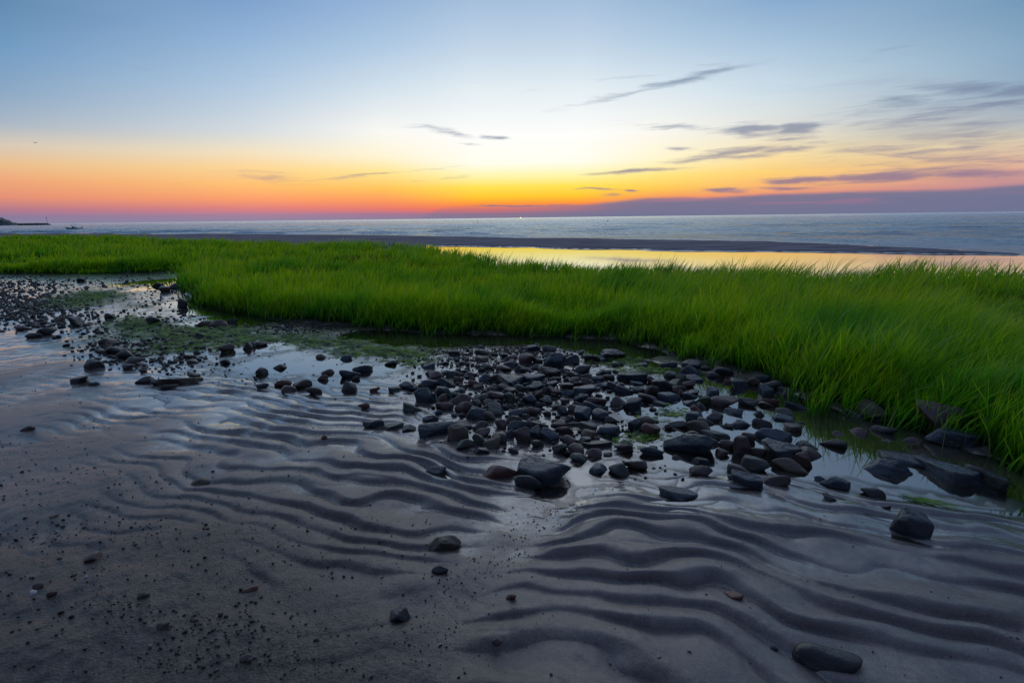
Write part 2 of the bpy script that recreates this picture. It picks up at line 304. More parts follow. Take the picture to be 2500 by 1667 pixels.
# ------------------------------------------------------------------ mesh helpers
def mesh_np(name, V, Fq=None, Ft=None, mat=None, parent=None, smooth=True, attrs=None, link=True):
    me = D.meshes.new(name); V = np.ascontiguousarray(V, np.float32)
    nq = 0 if Fq is None else len(Fq); nt = 0 if Ft is None else len(Ft)
    loops = []; starts = []; c = 0
    if nq: loops.append(np.asarray(Fq, np.int32).ravel()); starts.append(np.arange(nq, dtype=np.int32) * 4); c = nq * 4
    if nt: loops.append(np.asarray(Ft, np.int32).ravel()); starts.append(c + np.arange(nt, dtype=np.int32) * 3)
    loops = np.concatenate(loops); starts = np.concatenate(starts)
    me.vertices.add(len(V)); me.vertices.foreach_set('co', V.ravel())
    me.loops.add(len(loops)); me.loops.foreach_set('vertex_index', loops)
    me.polygons.add(nq + nt); me.polygons.foreach_set('loop_start', starts)
    me.update(calc_edges=True)
    me.polygons.foreach_set('use_smooth', np.full(nq + nt, smooth, dtype=bool))
    for k, v in (attrs or {}).items():
        v = np.ascontiguousarray(v, np.float32)
        if v.ndim == 1:
            at = me.attributes.new(k, 'FLOAT', 'POINT'); at.data.foreach_set('value', v)
        else:
            at = me.attributes.new(k, 'FLOAT_COLOR', 'POINT'); at.data.foreach_set('color', np.concatenate([v[:, :3], np.ones((len(v), 1), np.float32)], 1).ravel())
    me.validate()
    if mat: me.materials.append(mat)
    o = D.objects.new(name, me)
    if link: COL.objects.link(o)
    if parent: o.parent = parent
    return o
def tag(o, label=None, cat=None, group=None, kind=None):
    if label: o['label'] = label
    if cat: o['category'] = cat
    if group: o['group'] = group
    if kind: o['kind'] = kind
    return o
def grid_faces(nr_, nc, wrap=False):
    i = np.arange(nr_ - 1)[:, None]; j = np.arange(nc if wrap else nc - 1)[None, :]; j2 = (j + 1) % nc
    return np.stack([i * nc + j, i * nc + j2, (i + 1) * nc + j2, (i + 1) * nc + j], -1).reshape(-1, 4)
def mat_new(name):
    m = D.materials.new(name); m.use_nodes = True; t = NT(m.node_tree); t.n.clear()
    o = t.new('ShaderNodeOutputMaterial'); p = t.new('ShaderNodeBsdfPrincipled'); t.l.new(p.outputs[0], o.inputs[0])
    return m, t, p, o
def simple(name, col, rough=0.5, nscale=20, var=0.3, metal=0.0, emit=None, es=0):
    m, t, p, o = mat_new(name)
    tcn = t.new('ShaderNodeTexCoord'); nz = t.noise(tcn.outputs['Object'], nscale, 4)
    c = t.mix(t.mapr(nz, 0.3, 0.7), tuple(v * (1 - var) for v in col) + (1,), tuple(min(1, v * (1 + var)) for v in col) + (1,))
    t.put(p.inputs['Base Color'], c); p.inputs['Roughness'].default_value = rough; p.inputs['Metallic'].default_value = metal
    if emit: p.inputs['Emission Color'].default_value = emit + (1,); p.inputs['Emission Strength'].default_value = es
    return m

# ------------------------------------------------------------------ materials
def sand_mat():
    m, t, p, o = mat_new('wet_sand')
    tcn = t.new('ShaderNodeTexCoord'); P = tcn.outputs['Object']
    lev = t.attr('level').outputs['Fac']; alg = t.attr('algae').outputs['Fac']; grit = t.attr('grit').outputs['Fac']; gr = t.attr('under').outputs['Fac']; bar = t.attr('bar').outputs['Fac']
    n_f = t.noise(P, 260, 2, 0.7); n_m = t.noise(P, 38, 4, 0.6); n_l = t.noise(P, 4.5, 4, 0.55)
    c = t.mix(t.mapr(n_m, 0.3, 0.7), (0.165, 0.134, 0.130, 1), (0.285, 0.236, 0.225, 1))
    c = t.mix(t.mapr(n_l, 0.35, 0.7), c, (0.205, 0.175, 0.175, 1))
    c = t.mix(t.mapr(n_f, 0.42, 0.62), t.mix(1.0, c, (0.62, 0.60, 0.60, 1), 'MULTIPLY'), c)
    c = t.mix(t.math('MULTIPLY', t.mapr(n_f, 0.66, 0.78), 0.5), c, (0.5, 0.46, 0.45, 1))
    gm = t.mix(t.mapr(n_m, 0.35, 0.65), (0.040, 0.032, 0.027, 1), (0.095, 0.076, 0.064, 1))
    c = t.mix(grit, c, gm)
    wet = t.mapr(t.math('ADD', lev, t.math('MULTIPLY', t.math('SUBTRACT', n_m, 0.5), 0.012)), 0.034, 0.008)
    c = t.mix(t.math('MULTIPLY', wet, 0.55), c, t.mix(1.0, c, (0.50, 0.50, 0.50, 1), 'MULTIPLY'))
    am = t.math('MULTIPLY', alg, t.mapr(t.noise(P, 14, 5, 0.65), 0.28, 0.50))
    c = t.mix(am, c, t.mix(t.mapr(n_m, 0.3, 0.7), (0.03, 0.09, 0.018, 1), (0.15, 0.30, 0.03, 1)))
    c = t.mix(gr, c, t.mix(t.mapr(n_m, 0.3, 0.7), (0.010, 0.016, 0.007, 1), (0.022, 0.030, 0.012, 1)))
    c = t.mix(bar, c, t.mix(t.mapr(t.noise(t.mapping(P, scale=(.3, 1, 1)), 1.5, 5), .35, .65), (0.15, 0.14, 0.18, 1), (0.29, 0.27, 0.33, 1)))
    t.put(p.inputs['Base Color'], c)
    rg = t.mix(wet, (0.34, 0.34, 0.34, 1), (0.21, 0.21, 0.21, 1))
    rg = t.mix(am, rg, (0.6, 0.6, 0.6, 1))
    rg = t.mix(bar, rg, (0.95, 0.95, 0.95, 1))
    t.put(p.inputs['Roughness'], rg); p.inputs['IOR'].default_value = 1.75
    t.put(p.inputs['Specular IOR Level'], t.math('MULTIPLY', t.mapr(grit, 0.0, 1.0, 0.55, 0.25), t.mapr(bar, 0, 1, 1.0, 0.08)))
    b1 = t.bump(t.noise(P, 420, 2, 0.7), 0.55, 0.0022)
    b2 = t.bump(t.noise(P, 60, 5, 0.6), 0.20, 0.004, b1)
    t.put(p.inputs['Coat Weight'], t.math('MULTIPLY', t.math('MULTIPLY', t.mapr(t.math('ADD', t.math('ADD', lev, t.math('MULTIPLY', t.math('SUBTRACT', n_m, 0.5), 0.022)), t.math('MULTIPLY', t.math('SUBTRACT', n_l, 0.5), 0.034)), 0.032, 0.003), t.mapr(alg, 0.1, 0.6, 1.0, 0.15)), t.mapr(bar, 0, 1, 1, 0)))
    p.inputs['Coat Roughness'].default_value = 0.16; p.inputs['Coat IOR'].default_value = 1.9
    vo = t.new('ShaderNodeTexVoronoi'); t.put(vo.inputs['Vector'], P); vo.inputs['Scale'].default_value = 120
    b3 = t.bump(t.math('MULTIPLY', t.math('SUBTRACT', 1.0, vo.outputs['Distance']), t.math('ADD', t.math('MULTIPLY', grit, 0.7), 0.02)), 0.4, 0.005, b2)
    t.put(p.inputs['Normal'], b3)
    return m
M_SAND = sand_mat()

def water_mat(name, rough, ior, bumpn, tint, body=None):
    m = D.materials.new(name); m.use_nodes = True; t = NT(m.node_tree); t.n.clear()
    o = t.new('ShaderNodeOutputMaterial'); gl = t.new('ShaderNodeBsdfGlossy'); gl.inputs['Roughness'].default_value = rough
    if not body: t.put(gl.inputs['Roughness'], t.mapr(t.attr('depth').outputs['Fac'], 0.0003, 0.006, 0.20, rough, smooth=False))
    if body:
        wr = t.new('ShaderNodeTexCoord'); t.put(gl.inputs['Roughness'], t.mapr(t.noise(t.mapping(wr.outputs['Object'], scale=(0.012, 0.07, 1)), 1.0, 6, 0.65), 0.38, 0.62, 0.08, 0.34))
    if body: gl.inputs['Color'].default_value = (0.78, 0.90, 1.0, 1)
    tcn = t.new('ShaderNodeTexCoord'); nrm = bumpn(t, tcn.outputs['Object'])
    fr = t.new('ShaderNodeFresnel'); fr.inputs['IOR'].default_value = ior
    if nrm is not None: t.l.new(nrm, gl.inputs['Normal']); t.l.new(nrm, fr.inputs['Normal'])
    if body is None:
        bt = t.new('ShaderNodeBsdfTransparent'); bt.inputs[0].default_value = tint + (1,)
        bd_ = t.new('ShaderNodeBsdfDiffuse'); bd_.inputs[0].default_value = (0.13, 0.115, 0.085, 1)
        b = t.new('ShaderNodeMixShader'); t.put(b.inputs[0], t.mapr(t.attr('depth').outputs['Fac'], 0.002, 0.03, 0.0, 0.62, smooth=False))
        t.l.new(bt.outputs[0], b.inputs[1]); t.l.new(bd_.outputs[0], b.inputs[2])
    else:
        b = t.new('ShaderNodeBsdfDiffuse'); t.put(b.inputs[0], t.mix(t.attr('swash_glint').outputs['Fac'], body + (1,), (0.72, 0.74, 0.78, 1)))
    mx = t.new('ShaderNodeMixShader'); t.put(mx.inputs[0], t.math('MULTIPLY', fr.outputs[0], t.mapr(t.attr('depth').outputs['Fac'], 0.0, 0.005, 0.7, 1.75, smooth=False) if body is None else t.mapr(t.attr('swash_glint').outputs['Fac'], 0, 1, 1.35, 0.2), clamp=True)); t.l.new(b.outputs[0], mx.inputs[1]); t.l.new(gl.outputs[0], mx.inputs[2])
    t.l.new(mx.outputs[0], o.inputs[0]); return m
M_POOL = water_mat('pool_water', 0.015, 2.2, lambda t, P: t.bump(t.noise(t.mapping(P, scale=(1, 2.2, 1)), 3.5, 3), 0.08, 0.004), (0.80, 0.78, 0.70))
def seabump(t, P):
    b1 = t.bump(t.noise(t.mapping(P, scale=(0.35, 1.5, 1)), 1.7, 6, 0.65), 1.0, 0.22)
    return t.bump(t.noise(t.mapping(P, scale=(0.6, 1.3, 1)), 6, 3, 0.6), 0.9, 0.04, b1)
M_SEA = water_mat('sea_water', 0.20, 1.40, seabump, None, (0.06, 0.095, 0.14))

# ------------------------------------------------------------------ ground sheet (one mesh, near the eye fine, to the horizon)
def build_ground():
    azf = np.radians(np.concatenate([np.linspace(-180, -66, 40, endpoint=False), np.linspace(-66, 66, 760), np.linspace(66, 180, 41)[1:-1]]))
    rr = [0.02, 0.1, 0.25]; r = 0.4
    while r < 9: rr.append(r); r *= 1.0036
    while r < 60: rr.append(r); r *= 1.007
    while r < 9000: rr.append(r); r *= 1.12
    rr = np.array(rr); Rr, A = np.meshgrid(rr, azf, indexing='ij')
    x = Rr * np.sin(A); y = Rr * np.cos(A); xf = x.ravel(); yf = y.ravel()
    z = np.empty_like(xf)
    z = height(xf, yf)
    a = A.ravel(); rf = Rr.ravel()
    z = np.where(np.abs(a) > math.radians(100), np.maximum(z, 0.05), z)
    # zones
    f = ip(FR, a); b = ip(BK, a)
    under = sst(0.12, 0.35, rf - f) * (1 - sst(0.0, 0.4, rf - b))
    def blob(lst):
        s = np.zeros_like(xf)
        for px, py, w_, hh, v in lst:
            ca = azel(px, py)[0] * math.pi / 180; cx_, cy_ = G1(px, py); cl = math.log(math.hypot(cx_, cy_))
            _, ya = G1(px, py - hh); xb, yb = G1(px, py - hh); dl = abs(math.log(math.hypot(xb, yb)) - cl)
            da = w_ / FPX
            s = np.maximum(s, v * np.exp(-(((a - ca) / da) ** 2 + ((np.log(np.maximum(rf, .3)) - cl) / max(dl, 1e-3)) ** 2)))
        return s
    alg = blob(ALGZ)
    alg = np.clip(alg * 1.4 + 0.35 * fbm(xf * 4, yf * 4, 3, 71) * (alg > 0.05), 0, 1)
    near = np.exp(-((a + 0.75) / 0.62) ** 2) * sst(3.2, 1.3, rf) * 1.1 + sst(1.5, 1.0, rf) * 0.3 + sst(-0.45, -0.75, a) * sst(4.6, 3.2, rf) * 0.5
    grav = blob([(60,740,110,35,.9),(250,690,160,14,.4),(330,860,120,25,.5),(1300,930,160,60,.5),(1250,870,190,25,.7),(760,805,120,12,.5)])
    grit = np.clip(np.maximum(near, grav) + 0.3 * fbm(xf * 2.5, yf * 2.5, 3, 81) * (near + grav), 0, 1)
    bar = (rf > b + 0.5)
    grit = np.where(bar, 0.0, grit)
    V = np.stack([xf, yf, z], 1)
    o = mesh_np('sand_flat', V, Fq=grid_faces(len(rr), len(azf), True), mat=M_SAND,
        attrs={'level': z, 'algae': alg, 'grit': grit, 'under': under, 'bar': sst(0.2, 0.6, rf - b) * sst(0.004, 0.02, z)})
    tag(o, kind='structure'); return o
ALGZ = [(200,738,70,16,1),(240,720,60,10,.8),(330,790,60,16,.7),(400,810,110,20,1),(480,820,110,22,1),(430,850,90,14,.7),(600,830,110,16,.7),(560,808,80,14,.8),(700,828,110,13,.8),(800,840,110,12,.9),(900,858,90,12,.9),(980,862,80,12,.7),(1000,885,60,8,.4),(1640,1010,70,18,.35),(1560,1075,60,18,.35),(1500,880,60,10,.5),(1560,905,60,9,.4),(2440,1140,80,14,.7),(360,745,60,9,.5)]
GROUND = build_ground()

def split_r(a):
    l = lag_r(a); s = np.maximum(ip(SE, a), l); return np.where(s - l > 0.4, (l + s) / 2, s + 0.2)
def build_water():
    azf = np.radians(np.concatenate([np.linspace(-100, -56, 40, endpoint=False), np.linspace(-56, 58, 860), np.linspace(58, 100, 41)[1:]])); sp = split_r(azf)
    ts = np.linspace(0, 1, 860)
    rr = 0.9 * (sp[None] / 0.9) ** ts[:, None]
    A = np.broadcast_to(azf, rr.shape)
    V = np.stack([(rr * np.sin(A)).ravel(), (rr * np.cos(A)).ravel(), np.zeros(rr.size)], 1)
    o = mesh_np('pool_water', V, Fq=grid_faces(860, 940), mat=M_POOL, attrs={'depth': np.maximum(0, -height(V[:, 0], V[:, 1]))}); tag(o, kind='structure')
    # sea with real swell near the shore
    azf = np.radians(np.linspace(-100, 100, 1101)); sp = split_r(azf)
    q = np.concatenate([np.linspace(0, 1, 620, endpoint=False) ** 1.25 * 5.0, np.linspace(5.0, 11, 60)])
    off = (np.exp(q * 0.9) - 1) * 1.0
    rr = sp[None] + off[:, None]; A = np.broadcast_to(azf, rr.shape)
    x = rr * np.sin(A); y = rr * np.cos(A); d = rr - np.maximum(ip(SE, A), lag_r(A))
    dd = d + 0.9 * fbm(x * 0.12, y * 0.12, 2, 90) * 2
    am = sst(0.5, 5, d) * (0.35 + 0.65 * sst(2, 14, d))
    sw = 0
    for lam, amp, sd in ((4.6, .085, 1), (2.7, .045, 2), (1.5, .020, 3)):
        ph = dd / lam * 2 * math.pi + 2.2 * fbm(x * 0.06 * sd, y * 0.10 * sd, 2, 100 + sd)
        gate = sst(-0.25, 0.45, fbm(x * 0.07 * sd, y * 0.22 * sd, 3, 120 + sd))
        sw = sw + amp * (np.sin(ph) + 0.35 * np.sin(2 * ph + 0.8)) * gate
    sw = sw + 0.010 * fbm(x * 0.9, y * 1.8, 3, 130)
    fade = np.exp(-np.maximum(d - 60, 0) / 120)
    # breaking lines near the shore
    br = 0
    for dist_, h_, wd_ in ((2.2, .10, .4), (5.0, .18, .6), (10, .24, .9), (18, .17, 1.4), (32, .14, 2.0), (55, .10, 3), (90, .08, 4)):
        br = br + h_ * np.exp(-((d - dist_ - (1 + dist_ * .12) * fbm(x * 0.10, y * 0.10, 2, int(dist_ * 10))) / wd_) ** 2) * sst(-0.1, 0.4, fbm(x * 0.8 / (4 + dist_ * .35), y * 0.8 / (4 + dist_ * .35), 2, int(dist_ * 13)))
    z = sw * am * fade + br * sst(0.3, 1.5, d)
    V = np.stack([x.ravel(), y.ravel(), z.ravel()], 1)
    glint = 0  # sky reflected in flat swash, painted as pale diffuse lines
    for dd_, ww in ((0.8, .9), (3.2, .7), (7.0, 1.0), (13, 1.3), (24, 2.0)):
        glint = np.maximum(glint, np.exp(-((d - dd_ - (1 + dd_ * .12) * fbm(x * 0.10, y * 0.10, 2, int(dd_ * 7))) / ww) ** 2) * sst(-0.1, 0.45, fbm(x * 0.12, y * 0.25, 3, int(dd_ * 11))))
    o = mesh_np('sea', V, Fq=grid_faces(len(off), len(azf)), mat=M_SEA, attrs={'swash_glint': glint.ravel() * 0.75}); tag(o, kind='structure')
build_water()

# ------------------------------------------------------------------ rocks
def ico(sub):
    bm = bmesh.new(); bmesh.ops.create_icosphere(bm, subdivisions=sub, radius=1)
    V = np.array([v.co[:] for v in bm.verts]); T = np.array([[v.index for v in f.verts] for f in bm.faces]); bm.free(); return V, T
ICO = {s: ico(s) for s in (1, 2, 3, 4, 5)}
def n3(P, s, seed):
    return (fbm(P[:, 0] * s + P[:, 2] * s * 0.7, P[:, 1] * s - P[:, 2] * s * 0.6, 3, seed) + fbm(P[:, 2] * s + 5, P[:, 0] * s * 0.8 + P[:, 1] * s * 0.5, 3, seed + 7)) * 0.5
def rock_shape(kind, rng, sub, seed):
    V, T = ICO[sub]
    if kind == 'r':
        N = rng.normal(size=(11, 3)); N /= np.linalg.norm(N, axis=1)[:, None]; d = rng.uniform(0.80, 1.0, 11); p = 6
    elif kind == 'w':
        N = rng.normal(size=(7, 3)) * [1, 1, .5]; N /= np.linalg.norm(N, axis=1)[:, None]; d = rng.uniform(0.7, 1.0, 7)
        N = np.vstack([N, [[.55, .1, .83], [-.9, 0, .25], [0, 0, -1], [.1, -.9, .4], [0, .9, .4]]]); d = np.concatenate([d, [.42, .8, .5, .6, .7]]); p = 26
    elif kind == 'f':
        N = rng.normal(size=(9, 3)) * [1, 1, .35]; N /= np.linalg.norm(N, axis=1)[:, None]; d = rng.uniform(0.72, 1.0, 9)
        tx, ty = rng.uniform(-.22, .22, 2)
        N = np.vstack([N, [[tx, ty, 1], [0, 0, -1], [-tx, .35, 1]]]); d = np.concatenate([d, [.50, .5, .62]]); p = 20
    else:
        N = rng.normal(size=(10, 3)); N /= np.linalg.norm(N, axis=1)[:, None]; d = rng.uniform(0.60, 1.0, 10)
        N = np.vstack([N, [[rng.uniform(-.3, .3), rng.uniform(-.4, .1), 1], [0, 0, -1]]]); d = np.concatenate([d, [.62, .7]]); p = 22
    N = N / np.linalg.norm(N, axis=1)[:, None]
    k = np.maximum(V @ N.T, 0) / d
    r = (np.sum(k ** p, 1) + 1e-9) ** (-1 / p)
    r = np.minimum(r, 1.7)
    P = V * r[:, None]
    nz = {'r': 0.035, 'a': 0.055, 'f': 0.05, 'w': 0.045}[kind]
    r2 = 1 + nz * n3(V * 1.0, 1.7, seed) * 1.3 + nz * 0.55 * n3(V, 5.5, seed + 3)
    if kind != 'r':   # layered, chipped stone
        lay = n3(V * [1, 1, 3.2], 2.2, seed + 11); r2 += 0.035 * np.sign(lay) * np.abs(lay) ** 0.4
    P = P * r2[:, None]
    mn, mxx = P.min(0), P.max(0); P = (P - (mn + mxx) / 2) / ((mxx - mn) / 2)
    return P, T
def rock_mat(name, ca, cb, cs, rough, speck=0.25, film=0.0, lichen=0.0):
    m, t, p, o = mat_new(name)
    tcn = t.new('ShaderNodeTexCoord'); P = tcn.outputs['Object']; oi = t.new('ShaderNodeObjectInfo')
    off_ = t.new('ShaderNodeVectorMath', operation='ADD'); t.l.new(P, off_.inputs[0])
    sc_ = t.new('ShaderNodeVectorMath', operation='SCALE'); sc_.inputs[0].default_value = (7, 3, 5); t.l.new(oi.outputs['Random'], sc_.inputs['Scale']); t.l.new(sc_.outputs[0], off_.inputs[1])
    P = off_.outputs[0]
    n1 = t.noise(P, 16, 5, 0.6, 0.6); n2 = t.noise(P, 120, 3, 0.7); n3_ = t.noise(t.mapping(P, rot=(0.5, 0.3, 0), scale=(1, 1, 5)), 14, 4)
    c = t.mix(t.mapr(n1, 0.35, 0.65), ca + (1,), cb + (1,))
    c = t.mix(t.math('MULTIPLY', t.mapr(n3_, 0.5, 0.62), 0.45), c, t.mix(1.0, c, (0.55, 0.55, 0.6, 1), 'MULTIPLY'))
    c = t.mix(t.math('MULTIPLY', t.mapr(n2, 0.58, 0.72), speck), c, cs + (1,))
    c = t.mix(1.0, c, t.mix(oi.outputs['Random'], (0.62, 0.64, 0.66, 1), (1.35, 1.28, 1.25, 1)), 'MULTIPLY')
    if lichen:
        li = t.math('MULTIPLY', t.mapr(t.noise(P, 30, 5, 0.7), 0.5, 0.6), lichen)
        c = t.mix(li, c, (0.085, 0.10, 0.035, 1))
    t.put(p.inputs['Base Color'], c)
    t.put(p.inputs['Roughness'], t.mapr(n1, 0.3, 0.7, rough - 0.10, rough + 0.12))
    p.inputs['IOR'].default_value = 1.65
    b = t.bump(n2, 0.35, 0.003); b = t.bump(t.noise(P, 34, 5, 0.65), 0.6, 0.008, b); t.put(p.inputs['Normal'], b)
    return m
RM = {
 'b': rock_mat('slate_rock', (.015, .028, .044), (.034, .058, .084), (.12, .14, .16), .30),
 'm': rock_mat('maroon_rock', (.062, .036, .035), (.115, .070, .066), (.17, .12, .11), .38),
 'd': rock_mat('black_rock', (.010, .012, .016), (.026, .028, .033), (.09, .09, .09), .32),
 'g': rock_mat('grey_green_rock', (.040, .048, .046), (.078, .088, .078), (.16, .17, .15), .38),
 't': rock_mat('tan_rock', (.080, .058, .042), (.140, .105, .078), (.22, .19, .16), .52),
 'k': rock_mat('red_rock', (.10, .036, .030), (.18, .070, .055), (.20, .13, .11), .48),
 'p': rock_mat('pink_rock', (.30, .12, .10), (.42, .19, .15), (.5, .3, .25), .5),
 'l': rock_mat('lichen_rock', (.050, .046, .036), (.095, .088, .066), (.24, .24, .18), .6, .6, 0, .7),
 's': rock_mat('pale_slab', (.085, .092, .082), (.125, .130, .112), (.17, .18, .15), .5, .3),
 'o': rock_mat('moss_rock', (.016, .034, .012), (.050, .090, .020), (.09, .13, .03), .6, .4, 0, .4),
}
CW = {'b': 'blue-grey', 'm': 'maroon-brown', 'd': 'black', 'g': 'grey-green', 't': 'tan-brown', 'k': 'brick-red', 'p': 'pink', 'l': 'lichen-speckled', 's': 'pale grey-green', 'o': 'algae-green'}
SW = {'r': 'rounded', 'a': 'angular', 'f': 'flat', 'w': 'wedge-shaped'}
